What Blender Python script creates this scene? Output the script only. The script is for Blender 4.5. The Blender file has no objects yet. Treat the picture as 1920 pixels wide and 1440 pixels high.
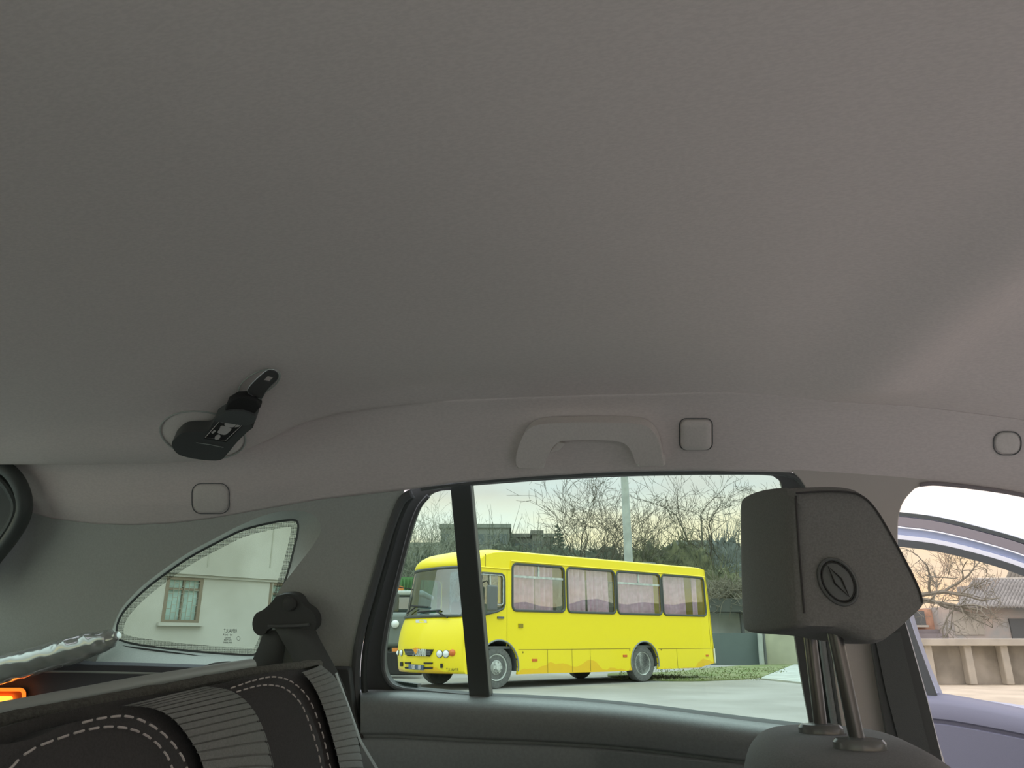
import bpy, bmesh, math, random
import numpy as np
from mathutils import Vector, Matrix, noise
from mathutils.bvhtree import BVHTree
from mathutils.geometry import tessellate_polygon
random.seed(7)
S = bpy.context.scene
COL = S.collection

# ------------------------------------------------------------------ camera
F = 1400.0; PITCH = math.atan(480/1400); TH = math.radians(14); H = 0.92
RV = Vector((math.cos(TH), math.sin(TH), 0)); FH = Vector((-math.sin(TH), math.cos(TH), 0)); ZV = Vector((0, 0, 1))
FW = FH*math.cos(PITCH)+ZV*math.sin(PITCH); UPV = -FH*math.sin(PITCH)+ZV*math.cos(PITCH); CAM = Vector((0, 0, H))
cd = bpy.data.cameras.new('camera'); cam = bpy.data.objects.new('camera', cd); COL.objects.link(cam)
cam.matrix_world = Matrix((( RV.x, UPV.x, -FW.x, 0), (RV.y, UPV.y, -FW.y, 0), (RV.z, UPV.z, -FW.z, H), (0, 0, 0, 1)))
cd.sensor_width = 36; cd.lens = F/1920*36; cd.clip_start = 0.02; cd.clip_end = 2000
S.camera = cam
# ------------------------------------------------------------------ view
S.view_settings.view_transform = 'Standard'
try: S.view_settings.look = 'None'
except Exception: pass
S.view_settings.gamma = 1; S.view_settings.exposure = 0.88; S.view_settings.use_curve_mapping = False
S.cycles.max_bounces = 10; S.cycles.transparent_max_bounces = 24; S.cycles.diffuse_bounces = 5
S.cycles.sample_clamp_indirect = 6
# ------------------------------------------------------------------ sky
W = bpy.data.worlds.new('sky'); S.world = W; W.use_nodes = True
nt = W.node_tree; nt.nodes.clear()
def wn(t, **k):
    n = nt.nodes.new(t)
    for a, b in k.items(): setattr(n, a, b)
    return n
tc = wn('ShaderNodeTexCoord'); sx = wn('ShaderNodeSeparateXYZ'); nt.links.new(tc.outputs['Generated'], sx.inputs[0])
ramp = wn('ShaderNodeValToRGB'); nt.links.new(sx.outputs['Z'], ramp.inputs[0])
cr = ramp.color_ramp
cr.elements[0].position = 0.0; cr.elements[0].color = (0.96, 0.66, 0.40, 1)
cr.elements[1].position = 1.0; cr.elements[1].color = (0.80, 0.82, 0.90, 1)
for p_, c_ in ((0.10, (0.96, 0.74, 0.49)), (0.15, (0.86, 0.70, 0.56)), (0.185, (0.63, 0.56, 0.565)), (0.45, (0.80, 0.76, 0.82))):
    e = cr.elements.new(p_); e.color = (*c_, 1)
lift = wn('ShaderNodeMapRange'); lift.inputs['From Min'].default_value = .22; lift.inputs['From Max'].default_value = .85
lift.inputs['To Min'].default_value = 1.0; lift.inputs['To Max'].default_value = 2.1; nt.links.new(sx.outputs['Z'], lift.inputs['Value'])
mp = wn('ShaderNodeMapping'); mp.inputs['Scale'].default_value = (2.2, 2.2, 9)
nt.links.new(tc.outputs['Generated'], mp.inputs[0])
nz = wn('ShaderNodeTexNoise'); nz.inputs['Scale'].default_value = 1.7; nz.inputs['Detail'].default_value = 5
nt.links.new(mp.outputs[0], nz.inputs['Vector'])
r2 = wn('ShaderNodeValToRGB'); r2.color_ramp.elements[0].position = .42; r2.color_ramp.elements[1].position = .66
nt.links.new(nz.outputs['Fac'], r2.inputs[0])
mx = wn('ShaderNodeMixRGB'); mx.inputs['Color2'].default_value = (0.66, 0.76, 0.88, 1)
mm = wn('ShaderNodeMath', operation='MULTIPLY'); mm.inputs[1].default_value = 0.45
nt.links.new(r2.outputs[0], mm.inputs[0]); nt.links.new(mm.outputs[0], mx.inputs[0]); nt.links.new(ramp.outputs[0], mx.inputs['Color1'])
bg = wn('ShaderNodeBackground'); bg.inputs['Strength'].default_value = 1.0
nt.links.new(mx.outputs[0], bg.inputs['Color']); nt.links.new(lift.outputs[0], bg.inputs['Strength'])   # an overcast sky is brighter overhead
wo = wn('ShaderNodeOutputWorld'); nt.links.new(bg.outputs[0], wo.inputs[0])

# ------------------------------------------------------------------ helpers
def ray(px, py): return RV*((px-960)/F) + UPV*((720-py)/F) + FW
def plane_hit(px, py, p, n):
    d = ray(px, py); n = Vector(n)
    return CAM + d*((Vector(p)-CAM).dot(n)/d.dot(n))
NS = Vector((0, 1, .3)).normalized()
def SP(px, py, off=0.0): return plane_hit(px, py, Vector((0, 1.42, .82)) - NS*off, NS)   # the left body side, off = towards the cabin
def XP(px, py, x): return plane_hit(px, py, (x, 0, 0), (1, 0, 0))
def YP(px, py, y): return plane_hit(px, py, (0, y, 0), (0, 1, 0))
def ZP(px, py, z): return plane_hit(px, py, (0, 0, z), (0, 0, 1))
def FP(px, py, dist): return plane_hit(px, py, CAM+FH*dist, FH)                           # a vertical plane at a distance

def M(name, color, rough=.6, metal=0, var=0.0, scale=40, bump=0.0, bscale=None, spec=.5, col2=None, detail=4, coat=0, stretch=None):
    m = bpy.data.materials.new(name); m.use_nodes = True; t = m.node_tree; b = t.nodes['Principled BSDF']
    b.inputs['Base Color'].default_value = (*color, 1); b.inputs['Roughness'].default_value = rough; b.inputs['Metallic'].default_value = metal
    b.inputs['Specular IOR Level'].default_value = spec; b.inputs['Coat Weight'].default_value = coat
    c = t.nodes.new('ShaderNodeTexCoord'); src = c.outputs['Object']
    if stretch:
        q = t.nodes.new('ShaderNodeMapping'); q.inputs['Scale'].default_value = stretch; t.links.new(src, q.inputs[0]); src = q.outputs[0]
    if var or col2:
        n = t.nodes.new('ShaderNodeTexNoise'); n.inputs['Scale'].default_value = scale; n.inputs['Detail'].default_value = detail
        t.links.new(src, n.inputs['Vector'])
        r = t.nodes.new('ShaderNodeValToRGB'); t.links.new(n.outputs['Fac'], r.inputs[0])
        a = col2 if col2 else tuple(x*(1-var) for x in color); d = color if col2 else tuple(min(1, x*(1+var)) for x in color)
        r.color_ramp.elements[0].position = .38; r.color_ramp.elements[1].position = .62
        r.color_ramp.elements[0].color = (*a, 1); r.color_ramp.elements[1].color = (*d, 1)
        t.links.new(r.outputs[0], b.inputs['Base Color'])
    if bump:
        n2 = t.nodes.new('ShaderNodeTexNoise'); n2.inputs['Scale'].default_value = bscale or scale*4; n2.inputs['Detail'].default_value = 3
        t.links.new(src, n2.inputs['Vector'])
        bp = t.nodes.new('ShaderNodeBump'); bp.inputs['Strength'].default_value = bump; bp.inputs['Distance'].default_value = .002
        t.links.new(n2.outputs['Fac'], bp.inputs['Height']); t.links.new(bp.outputs[0], b.inputs['Normal'])
    return m
def glass_mat(name, tint, refl=.10, rough=.0):
    m = bpy.data.materials.new(name); m.use_nodes = True; t = m.node_tree; t.nodes.clear()
    tr = t.nodes.new('ShaderNodeBsdfTransparent'); tr.inputs[0].default_value = (*tint, 1)
    gl = t.nodes.new('ShaderNodeBsdfGlossy'); gl.inputs['Roughness'].default_value = rough
    lw = t.nodes.new('ShaderNodeLayerWeight'); lw.inputs[0].default_value = .5
    pw = t.nodes.new('ShaderNodeMath'); pw.operation = 'POWER'; pw.inputs[1].default_value = 5; t.links.new(lw.outputs['Facing'], pw.inputs[0])
    ml = t.nodes.new('ShaderNodeMath'); ml.operation = 'MULTIPLY_ADD'; ml.inputs[1].default_value = .5; ml.inputs[2].default_value = refl*.5
    t.links.new(pw.outputs[0], ml.inputs[0])
    x = t.nodes.new('ShaderNodeMixShader'); t.links.new(ml.outputs[0], x.inputs[0]); t.links.new(tr.outputs[0], x.inputs[1]); t.links.new(gl.outputs[0], x.inputs[2])
    o = t.nodes.new('ShaderNodeOutputMaterial'); t.links.new(x.outputs[0], o.inputs[0]); return m
def emis(name, color, st):
    m = bpy.data.materials.new(name); m.use_nodes = True; b = m.node_tree.nodes['Principled BSDF']
    b.inputs['Base Color'].default_value = (*color, 1); b.inputs['Emission Color'].default_value = (*color, 1); b.inputs['Emission Strength'].default_value = st
    return m

def setp(o, label=None, cat=None, group=None, kind=None):
    for k, v in (('label', label), ('category', cat), ('group', group), ('kind', kind)):
        if v: o[k] = v
    return o
WM = {}
def root(name, loc, label=None, cat=None, group=None, kind=None, mat=None):
    o = bpy.data.objects.new(name, None); COL.objects.link(o); o.empty_display_size = .05
    m = mat if mat is not None else Matrix.Translation(Vector(loc)); o.matrix_world = m; WM[o.name] = m.copy()
    return setp(o, label, cat, group, kind)
def mk(name, vs, fs, mat, parent=None, smooth=True, label=None, cat=None, group=None, kind=None, bevel=0, seg=3, angle=35, uv=None):
    """one mesh object from world-space vertices; stored in the frame of its parent (or of its own base)"""
    vs = [Vector(v) for v in vs]
    if parent is not None: m = WM[parent.name]
    else:
        lo = [min(v[i] for v in vs) for i in range(3)]; hi = [max(v[i] for v in vs) for i in range(3)]
        m = Matrix.Translation(((lo[0]+hi[0])/2, (lo[1]+hi[1])/2, lo[2]))
    mi = m.inverted()
    me = bpy.data.meshes.new(name); me.from_pydata([mi@v for v in vs], [], fs)
    bm = bmesh.new(); bm.from_mesh(me); bmesh.ops.recalc_face_normals(bm, faces=bm.faces)
    for e in bm.edges:
        e.smooth = not (len(e.link_faces) == 2 and e.calc_face_angle(0) > math.radians(angle))
    for f in bm.faces: f.smooth = smooth
    bm.to_mesh(me); bm.free()
    if mat: me.materials.append(mat)
    o = bpy.data.objects.new(name, me); COL.objects.link(o)
    if parent is not None: o.parent = parent
    else: o.matrix_world = m
    WM[o.name] = m.copy()
    if bevel:
        b = o.modifiers.new('bevel', 'BEVEL'); b.width = bevel; b.segments = seg; b.limit_method = 'ANGLE'; b.angle_limit = math.radians(35)
    return setp(o, label, cat, group, kind)

def crm(pts, n=6, closed=False):
    """Catmull-Rom through points"""
    P = [Vector(p) for p in pts]; out = []; N = len(P)
    rng = range(N) if closed else range(N-1)
    for i in rng:
        if closed: a, b, c, d = P[(i-1) % N], P[i], P[(i+1) % N], P[(i+2) % N]
        else: a, b, c, d = P[max(i-1, 0)], P[i], P[i+1], P[min(i+2, N-1)]
        for k in range(n):
            t = k/n
            out.append(.5*((2*b)+(c-a)*t+(2*a-5*b+4*c-d)*t*t+(3*b-a-3*c+d)*t*t*t))
    if not closed: out.append(P[-1])
    return out
def c2(pts, n=6, closed=False): return [(v.x, v.y) for v in crm([(p[0], p[1], 0) for p in pts], n, closed)]

def plate_geo(outer, holes, off):
    """outer/holes: world point loops (roughly planar); off: vector of the thickness"""
    loops = [list(map(Vector, outer))]+[list(map(Vector, h)) for h in holes]
    tris = tessellate_polygon(loops); allv = [v for l in loops for v in l]; n = len(allv); off = Vector(off)
    vs = allv+[v+off for v in allv]; fs = []
    for t in tris: fs.append(tuple(t)); fs.append(tuple(i+n for i in reversed(t)))
    k = 0
    for l in loops:
        L = len(l)
        for i in range(L):
            a, b = k+i, k+(i+1) % L; fs.append((a, b, b+n, a+n))
        k += L
    return vs, fs
def plate(name, outer, mat, off, holes=(), parent=None, **kw):
    vs, fs = plate_geo(outer, holes, off); return mk(name, vs, fs, mat, parent, **kw)
def tube_geo(path, rad, n=8, closed=False, flat=1.0, up=None):
    P = [Vector(p) for p in path]; N = len(P); vs = []; fs = []; prev = None
    for i, p in enumerate(P):
        if closed: d = P[(i+1) % N]-P[i-1]
        else: d = P[min(i+1, N-1)]-P[max(i-1, 0)]
        d = d.normalized() if d.length > 1e-9 else Vector((0, 0, 1))
        if up is not None: a = d.cross(Vector(up))
        elif prev is None: a = d.cross(Vector((0, 0, 1)) if abs(d.z) < .9 else Vector((1, 0, 0)))
        else: a = prev-d*prev.dot(d)
        a = a.normalized() if a.length > 1e-9 else Vector((1, 0, 0)); prev = a; b = d.cross(a)
        r = rad[i] if isinstance(rad, (list, tuple)) else rad
        for k in range(n):
            t = 2*math.pi*k/n; vs.append(p+a*(math.cos(t)*r)+b*(math.sin(t)*r*flat))
    for i in range(N if closed else N-1):
        j = (i+1) % N
        for k in range(n): fs.append((i*n+k, i*n+(k+1) % n, j*n+(k+1) % n, j*n+k))
    if not closed: fs.append(tuple(range(n))[::-1]); fs.append(tuple((N-1)*n+k for k in range(n)))
    return vs, fs
def tube(name, path, rad, mat, parent=None, n=8, closed=False, flat=1.0, up=None, **kw):
    vs, fs = tube_geo(path, rad, n, closed, flat, up); return mk(name, vs, fs, mat, parent, **kw)
def lathe_geo(c, axis, prof, n=24):
    """prof: (radius, distance along axis)"""
    axis = Vector(axis).normalized(); a = axis.orthogonal().normalized(); b = axis.cross(a); c = Vector(c); vs = []; fs = []
    for r, h in prof:
        for k in range(n):
            t = 2*math.pi*k/n; vs.append(c+axis*h+(a*math.cos(t)+b*math.sin(t))*r)
    for i in range(len(prof)-1):
        for k in range(n): fs.append((i*n+k, i*n+(k+1) % n, (i+1)*n+(k+1) % n, (i+1)*n+k))
    fs.append(tuple(range(n))); fs.append(tuple((len(prof)-1)*n+k for k in range(n))[::-1])
    return vs, fs
def lathe(name, c, axis, prof, mat, parent=None, n=24, **kw):
    vs, fs = lathe_geo(c, axis, prof, n); return mk(name, vs, fs, mat, parent, **kw)
def grid_geo(rows):
    n = len(rows[0]); vs = [p for r in rows for p in r]; fs = []
    for i in range(len(rows)-1):
        for k in range(n-1): fs.append((i*n+k, i*n+k+1, (i+1)*n+k+1, (i+1)*n+k))
    return vs, fs
def box_geo(lo, hi, T=None):
    x0, y0, z0 = lo; x1, y1, z1 = hi
    vs = [Vector(p) for p in ((x0, y0, z0), (x1, y0, z0), (x1, y1, z0), (x0, y1, z0), (x0, y0, z1), (x1, y0, z1), (x1, y1, z1), (x0, y1, z1))]
    if T: vs = [T(v) for v in vs]
    return vs, [(0, 3, 2, 1), (4, 5, 6, 7), (0, 1, 5, 4), (1, 2, 6, 5), (2, 3, 7, 6), (3, 0, 4, 7)]
def merge(geos):
    V = []; Fc = []
    for vs, fs in geos:
        k = len(V); V += list(vs); Fc += [tuple(i+k for i in f) for f in fs]
    return V, Fc
def rrect(x0, y0, x1, y1, r, n=5):
    out = []
    for cx, cy, a0 in ((x1-r, y1-r, 0), (x0+r, y1-r, 90), (x0+r, y0+r, 180), (x1-r, y0+r, 270)):
        for k in range(n+1):
            a = math.radians(a0+90*k/n); out.append((cx+r*math.cos(a), cy+r*math.sin(a)))
    return out
def text(name, body, origin, xdir, ydir, size, mat, parent, extrude=.001, mirror=False, label=None, fit=None):
    cu = bpy.data.curves.new(name, 'FONT'); cu.body = body; cu.size = 1; cu.extrude = extrude/size; cu.align_x = 'CENTER'; cu.align_y = 'CENTER'; cu.resolution_u = 3
    tmp = bpy.data.objects.new('t', cu); COL.objects.link(tmp); bpy.context.view_layer.update()
    me = bpy.data.meshes.new_from_object(tmp); bpy.data.objects.remove(tmp)
    X = Vector(xdir).normalized()*(-1 if mirror else 1); Y = Vector(ydir).normalized(); Z = Vector(xdir).normalized().cross(Y)
    k = 1.0
    if fit:
        w = max(v.co.x for v in me.vertices)-min(v.co.x for v in me.vertices); k = fit/(w*size)
    vs = [Vector(origin)+X*(v.co.x*size*k)+Y*(v.co.y*size)+Z*(v.co.z*size) for v in me.vertices]
    fs = [tuple(p.vertices) for p in me.polygons]; bpy.data.meshes.remove(me)
    return mk(name, vs, fs, mat, parent, smooth=False, label=label)

# ------------------------------------------------------------------ materials
m_head = M('headliner_fabric', (.80, .73, .705), .95, var=.035, scale=420, bump=.10, bscale=900, spec=.1, stretch=(.4, 1, 1))
m_trim = M('pale_grey_trim_plastic', (.50, .53, .50), .62, var=.04, scale=300, bump=.15, bscale=900, spec=.35)
m_rail = M('pale_handle_plastic', (.80, .75, .71), .6, var=.03, scale=300, bump=.1, bscale=900, spec=.3)
m_pil = M('beige_grey_pillar_plastic', (.58, .54, .50), .6, bump=.12, bscale=900, spec=.35)
m_dark = M('black_trim_plastic', (.080, .086, .084), .55, bump=.1, bscale=800, spec=.4)
m_char = M('charcoal_trim_plastic', (.13, .14, .14), .5, bump=.12, bscale=900, spec=.4)
m_rubber = M('seal_rubber', (.07, .08, .077), .42, spec=.5)
m_doorp = M('door_panel_plastic', (.26, .285, .28), .45, var=.05, scale=200, bump=.15, bscale=900, spec=.45)
m_lav = M('front_door_panel_plastic', (.18, .18, .228), .5, bump=.12, bscale=700, spec=.4)  # lavender tone puts bluish skylight into the panel colour
m_silver = M('silver_blue_paint', (.42, .48, .66), .28, metal=.35, spec=.6, coat=.5)
m_greyb = M('grey_rubber_trim', (.27, .24, .25), .5)
m_white = M('white_bead', (.85, .85, .88), .4)
m_seatd = M('charcoal_seat_fabric', (.075, .073, .073), .95, var=.08, scale=500, bump=.5, bscale=1200, spec=.15)
m_seatr = M('grey_ribbed_fabric', (.24, .25, .24), .95, var=.06, scale=400, bump=.4, bscale=1100, spec=.15)
m_hrest = M('headrest_fabric', (.215, .215, .21), .9, var=.08, scale=500, bump=.25, bscale=1000, spec=.2)
m_stitch = M('pale_thread', (.55, .5, .48), .8)
m_strap = M('belt_webbing', (.10, .11, .108), .7, bump=.4, bscale=900)
m_chrome = M('brushed_steel', (.55, .56, .56), .3, metal=1)
m_post = M('dark_steel_post', (.13, .13, .13), .3, metal=.6)
m_carpet = M('dark_carpet', (.15, .145, .13), 1, var=.15, scale=300, bump=.6, bscale=600, spec=.05)
m_boot = M('boot_lining', (.12, .125, .145), .8, bump=.3, bscale=600)
m_cover = M('grey_cover_rail', (.48, .52, .50), .45, spec=.5)
m_tint = glass_mat('green_tinted_glass', (.775, .87, .815), .045)       # two faces per pane
m_clear = glass_mat('clear_door_glass', (.81, .79, .765), .04)
m_busglass = glass_mat('bus_glass', (.95, .96, .97), .36)
m_shield = glass_mat('bus_windscreen', (.40, .54, .60), .62)
m_lens = M('lamp_glass', (.8, .84, .84), .12, spec=.8)
m_orange = M('orange_lens', (.65, .16, .03), .3)
m_black = M('matt_black', (.02, .02, .02), .7)
m_cream = M('sticker_white', (.62, .60, .58), .6)
m_tyre = M('tyre_rubber', (.14, .145, .14), .85, var=.15, scale=20)
m_rim = M('painted_steel_rim', (.50, .53, .50), .55, var=.2, scale=12)
m_curt = M('pink_curtain', (.80, .57, .68), .95, var=.1, scale=10)
m_bark = M('bark', (.10, .095, .07), .95, var=.3, scale=8)
m_twig = M('twig', (.20, .185, .14), .95)

# bus paint, with its worn orange patches along the skirt
m_bus = bpy.data.materials.new('yellow_bus_paint'); m_bus.use_nodes = True
t = m_bus.node_tree; b = t.nodes['Principled BSDF']; b.inputs['Roughness'].default_value = .38; b.inputs['Coat Weight'].default_value = .3
c = t.nodes.new('ShaderNodeTexCoord'); sp = t.nodes.new('ShaderNodeSeparateXYZ'); t.links.new(c.outputs['Object'], sp.inputs[0])
n = t.nodes.new('ShaderNodeTexNoise'); n.inputs['Scale'].default_value = 1.3; n.inputs['Detail'].default_value = 3; t.links.new(c.outputs['Object'], n.inputs['Vector'])
a1 = t.nodes.new('ShaderNodeMath'); a1.operation = 'MULTIPLY_ADD'; a1.inputs[1].default_value = -.75; a1.inputs[2].default_value = .02
t.links.new(n.outputs['Fac'], a1.inputs[0])
a2 = t.nodes.new('ShaderNodeMath'); a2.operation = 'ADD'; t.links.new(sp.outputs['Z'], a2.inputs[0]); t.links.new(a1.outputs[0], a2.inputs[1])
a3 = t.nodes.new('ShaderNodeMath'); a3.operation = 'LESS_THAN'; a3.inputs[1].default_value = .0; t.links.new(a2.outputs[0], a3.inputs[0])
mxx = t.nodes.new('ShaderNodeMixRGB'); mxx.inputs['Color1'].default_value = (.93, .76, .012, 1); mxx.inputs['Color2'].default_value = (.87, .56, .01, 1)
t.links.new(a3.outputs[0], mxx.inputs[0]); t.links.new(mxx.outputs[0], b.inputs['Base Color'])

# ------------------------------------------------------------------ ground
def ground_z(x, y): return 0
m_ground = M('worn_asphalt', (.36, .35, .325), .95, scale=.55, col2=(.28, .27, .245), bump=.5, bscale=30, detail=8)
mk('ground', [(-150, -60, 0), (200, -60, 0), (200, 260, 0), (-150, 260, 0)], [(0, 1, 2, 3)], m_ground, kind='structure')
m_grass = M('grass', (.13, .18, .05), 1, scale=1.5, col2=(.25, .26, .14), detail=6)
m_conc = M('pale_concrete', (.44, .46, .43), .9, var=.12, scale=2, detail=7)
def gpatch(name, pts, mat, th=.02, **kw):
    o = [ZP(x, y, 0.001) for x, y in pts]; return plate(name, o, mat, (0, 0, th), **kw)
gpatch('grass_strip', c2([(1150, 1263), (1250, 1262), (1350, 1252), (1440, 1247), (1490, 1246), (1480, 1252), (1450, 1262), (1420, 1272), (1330, 1277), (1240, 1277), (1150, 1272)], 3, True), m_grass, .03, kind='structure')
gpatch('concrete_path', [(1425, 1274), (1490, 1247), (1560, 1240), (1700, 1262), (1560, 1290), (1500, 1282)], m_conc, .035, kind='structure')
gpatch('dirt_track', c2([(1700, 1284), (1800, 1281), (1960, 1286), (2060, 1320), (1960, 1345), (1740, 1330)], 3, True), M('sandy_dirt', (.60, .52, .40), .95, var=.12, scale=1.2, detail=8), .012, kind='structure')
plate('sandy_ground', [(.7, 1.75, .001), (7, 1.75, .001), (7, 13.5, .001), (2.8, 13.5, .001)], bpy.data.materials['sandy_dirt'], (0, 0, .011), kind='structure')  # pale sand added toward the car to bounce light onto the headliner
BPn = RV*math.cos(math.radians(38))+FH*math.sin(math.radians(38))
V = []; Fc = []
for k in range(61):
    f_ = -60+k*2.0; p = CAM+RV*85+FH*f_; hh = 5.6+1.6*noise.noise(Vector((k*.35, 0, 0)))+.8*noise.noise(Vector((k*.9, 4, 0)))
    V += [Vector((p.x, p.y, 0)), Vector((p.x, p.y, hh*.8))+RV*1.5, Vector((p.x, p.y, hh))+RV*3.5, Vector((p.x, p.y, 0))+RV*8]
for k in range(60):
    for j in range(3): Fc.append((k*4+j, k*4+j+1, k*4+j+5, k*4+j+4))
mk('unseen_tree_belt', V, Fc, M('reflected_tree_belt', (.09, .10, .07), 1, scale=1, col2=(.15, .15, .11)), kind='structure')  # unseen belt added to darken the lower reflections in the bus windows
# scattered grass tufts on the strip
V = []; Fc = []
for i in range(1500):
    px = random.uniform(1160, 1475); py = random.uniform(1251, 1276)
    p = ZP(px, py, .03)
    if px > 1430 and py > 1262: continue
    h = random.uniform(.02, .05); a = random.uniform(0, 6.28); d = Vector((math.cos(a), math.sin(a), 0))*.02; k = len(V)
    V += [p-d, p+d, p+Vector((random.uniform(-.03, .03), random.uniform(-.03, .03), h))]; Fc.append((k, k+1, k+2))
mk('grass_tufts', V, Fc, m_grass, smooth=False, kind='stuff', label='short green grass blades on the strip behind the bus', cat='grass')
# ------------------------------------------------------------------ ceiling (headliner)
seam_px = [(-120, 905), (-40, 930), (50, 958), (100, 972), (180, 982), (250, 984), (330, 980), (400, 971), (500, 953), (600, 936), (700, 925), (765, 918), (850, 905), (1000, 893),
           (1160, 884), (1300, 882), (1480, 885), (1600, 893), (1690, 900), (1800, 912), (1920, 927), (2050, 950), (2250, 1010)]
seam = [SP(x, y, .001) for x, y in seam_px]
seam.insert(0, Vector((-1.75, seam[0].y, seam[0].z-.03))); seam.append(Vector((1.35, 1.38, 1.0)))
crease = [YP(x, y, yy) for x, y, yy in ((0, 870, 1.2), (150, 870, 1.2), (300, 868, 1.2), (370, 863, 1.2), (430, 854, 1.2), (490, 828, 1.2), (560, 793, 1.2), (630, 774, 1.2), (700, 763, 1.2), (850, 745, 1.2), (1100, 736, 1.2),
                                        (1350, 730, 1.2), (1600, 742, 1.21), (1920, 782, 1.235), (2100, 830, 1.25))]
crease.insert(0, Vector((-1.75, 1.2, 1.25))); crease.append(Vector((1.35, 1.25, 1.08)))
def itp(tab, x, c): return float(np.interp(x, [p.x for p in tab], [p[c] for p in tab]))
def rearamp(x): return float(np.clip((-.42-x)/.33, 0, 1))
def crown(x): return float(np.interp(x, [-1.8, -1.4, -.9, -.3, .2, .6, 1.0, 1.35], [1.30, 1.325, 1.355, 1.368, 1.365, 1.345, 1.28, 1.15]))
def ceil_profile(x):
    sy, sz = itp(seam, x, 1), itp(seam, x, 2); cy, cz = itp(crease, x, 1), itp(crease, x, 2); A = rearamp(x); zi = crown(x)
    L = lambda a, b, t: a+(b-a)*t
    pr = [(sy, sz), (L(sy, cy, .35)+.006, L(sz, cz, .35)), (L(sy, cy, .72)+.004+.024*A, L(sz, cz, .78)+.006*A), 
          (L(L(sy, cy, .92), cy+.036, A), L(L(sz, cz, .95), cz+.020, A)), (cy, cz),
          (cy-.05, cz+.016*(1-A)+.010*A), (cy-.13, L(cz, zi, .52)), (cy-.30, L(cz, zi, .88)), (.62, zi+.004), (.26, zi-.012), (.10, L(1.30, zi, .3)), (-.03, cz-.03), (-.10, sz)]
    pts = [(0, a, b) for a, b in pr]
    def dip(y):   # added ridge whose slopes imitate the B pillar's dark and bright bands
        xc = .43-.40*(y-.75); f = float(np.clip((y-.45)/.3, 0, 1)*np.clip((1.235-y)/.08, 0, 1))
        return .028*math.exp(-((x-xc)/.075)**2)*f
    return [(x, v.y, v.z-dip(v.y)) for v in crm(pts, 6)]
xs = list(np.arange(-1.62, 1.30, .02)); rows = [ceil_profile(float(x)) for x in xs]
cv, cf = grid_geo(rows)
CB = BVHTree.FromPolygons([Vector(v) for v in cv], cf)
ceil = mk('ceiling', cv, cf, m_head, kind='structure', angle=80)
sol = ceil.modifiers.new('thick', 'SOLIDIFY'); sol.thickness = .002; sol.offset = 0
def CH(px, py):
    d = ray(px, py).normalized(); p, n_, i, ds = CB.ray_cast(CAM, d)
    if n_.dot(d) > 0: n_ = -n_
    return p, n_
def TP(cx, cy):
    """tangent plane of the headliner at a point: returns f(px,py,off)"""
    p, n_ = CH(cx, cy)
    return (lambda x, y, off=0.0: plane_hit(x, y, p+n_*off, n_)), n_, p

# ------------------------------------------------------------------ wall_left : quarter trim around the quarter window
Oin = c2([(200, 1205), (213, 1172), (228, 1140), (262, 1103), (305, 1069), (352, 1037), (400, 1011), (450, 985), (505, 963), (555, 957), (588, 966), (602, 990), (590, 1018), (560, 1058), (525, 1104), (503, 1145), (488, 1190), (480, 1250), (380, 1252), (280, 1250), (205, 1246), (180, 1240)], 4, True)
seamp = [(x, y-45) for x, y in c2([p for p in seam_px if -60 < p[0] < 740], 4)]
outer = [(-60, 1300), (-60, 1040)] + c2([(0, 1040), (22, 1005), (42, 972), (52, 955)], 3) + [(x, y) for x, y in seamp if x > 55] + c2([(760, 872), (756, 925), (735, 965), (716, 1030), (697, 1095), (678, 1160), (664, 1210), (655, 1300)], 4)
NSo = NS
trim = plate('wall_left', [SP(x, y) for x, y in outer], m_trim, NSo*.004, holes=[[SP(x, y) for x, y in Oin]], kind='structure', bevel=0)
# reveal sloping out to the glass
Gout = c2([(217, 1196), (219, 1168), (233, 1142), (266, 1108), (308, 1075), (355, 1043), (403, 1017), (452, 993), (505, 979), (548, 973), (560, 980), (560, 1000), (553, 1030), (545, 1062), (530, 1110), (513, 1160), (498, 1205), (482, 1228), (440, 1229), (350, 1222), (260, 1211), (225, 1202)], 4, True)
ra = [SP(x, y) for x, y in Oin]; rb = [SP(x, y, -.057) for x, y in Gout]
rm = [a.lerp(b_, .5) for a, b_ in zip(ra, rb)]
vs, fs = grid_geo([ra+[ra[0]], rm+[rm[0]], rb+[rb[0]]]); mk('window_reveal', vs, fs, m_trim, trim, angle=60)
win = root('window_1', SP(400, 1120, -.04), kind='structure')
Gc = [SP(x, y, -.062) for x, y in Gout]
def shrink(pts, k):
    c_ = sum((Vector((*p, 0)) for p in pts), Vector())/len(pts); out = []
    n_ = len(pts)
    for i in range(n_):
        a, b_ = Vector((*pts[i-1], 0)), Vector((*pts[(i+1) % n_], 0)); d = (b_-a)
        nn = Vector((-d.y, d.x, 0)).normalized(); p = Vector((*pts[i], 0))
        if nn.dot(c_-p) < 0: nn = -nn
        p += nn*k; out.append((p.x, p.y))
    return out
plate('pane', [SP(x, y, -.068) for x, y in shrink(Gout, -4)], m_tint, NS*.004, parent=win, smooth=False)
gi = shrink(Gout, 4)
ra = [SP(x, y, -.058) for x, y in Gout]; rb = [SP(x, y, -.060) for x, y in gi]; rc = [SP(x, y, -.068) for x, y in gi]
vs, fs = grid_geo([ra+[ra[0]], rb+[rb[0]], rc+[rc[0]]]); mk('rubber_seal', vs, fs, m_rubber, win)
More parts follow.
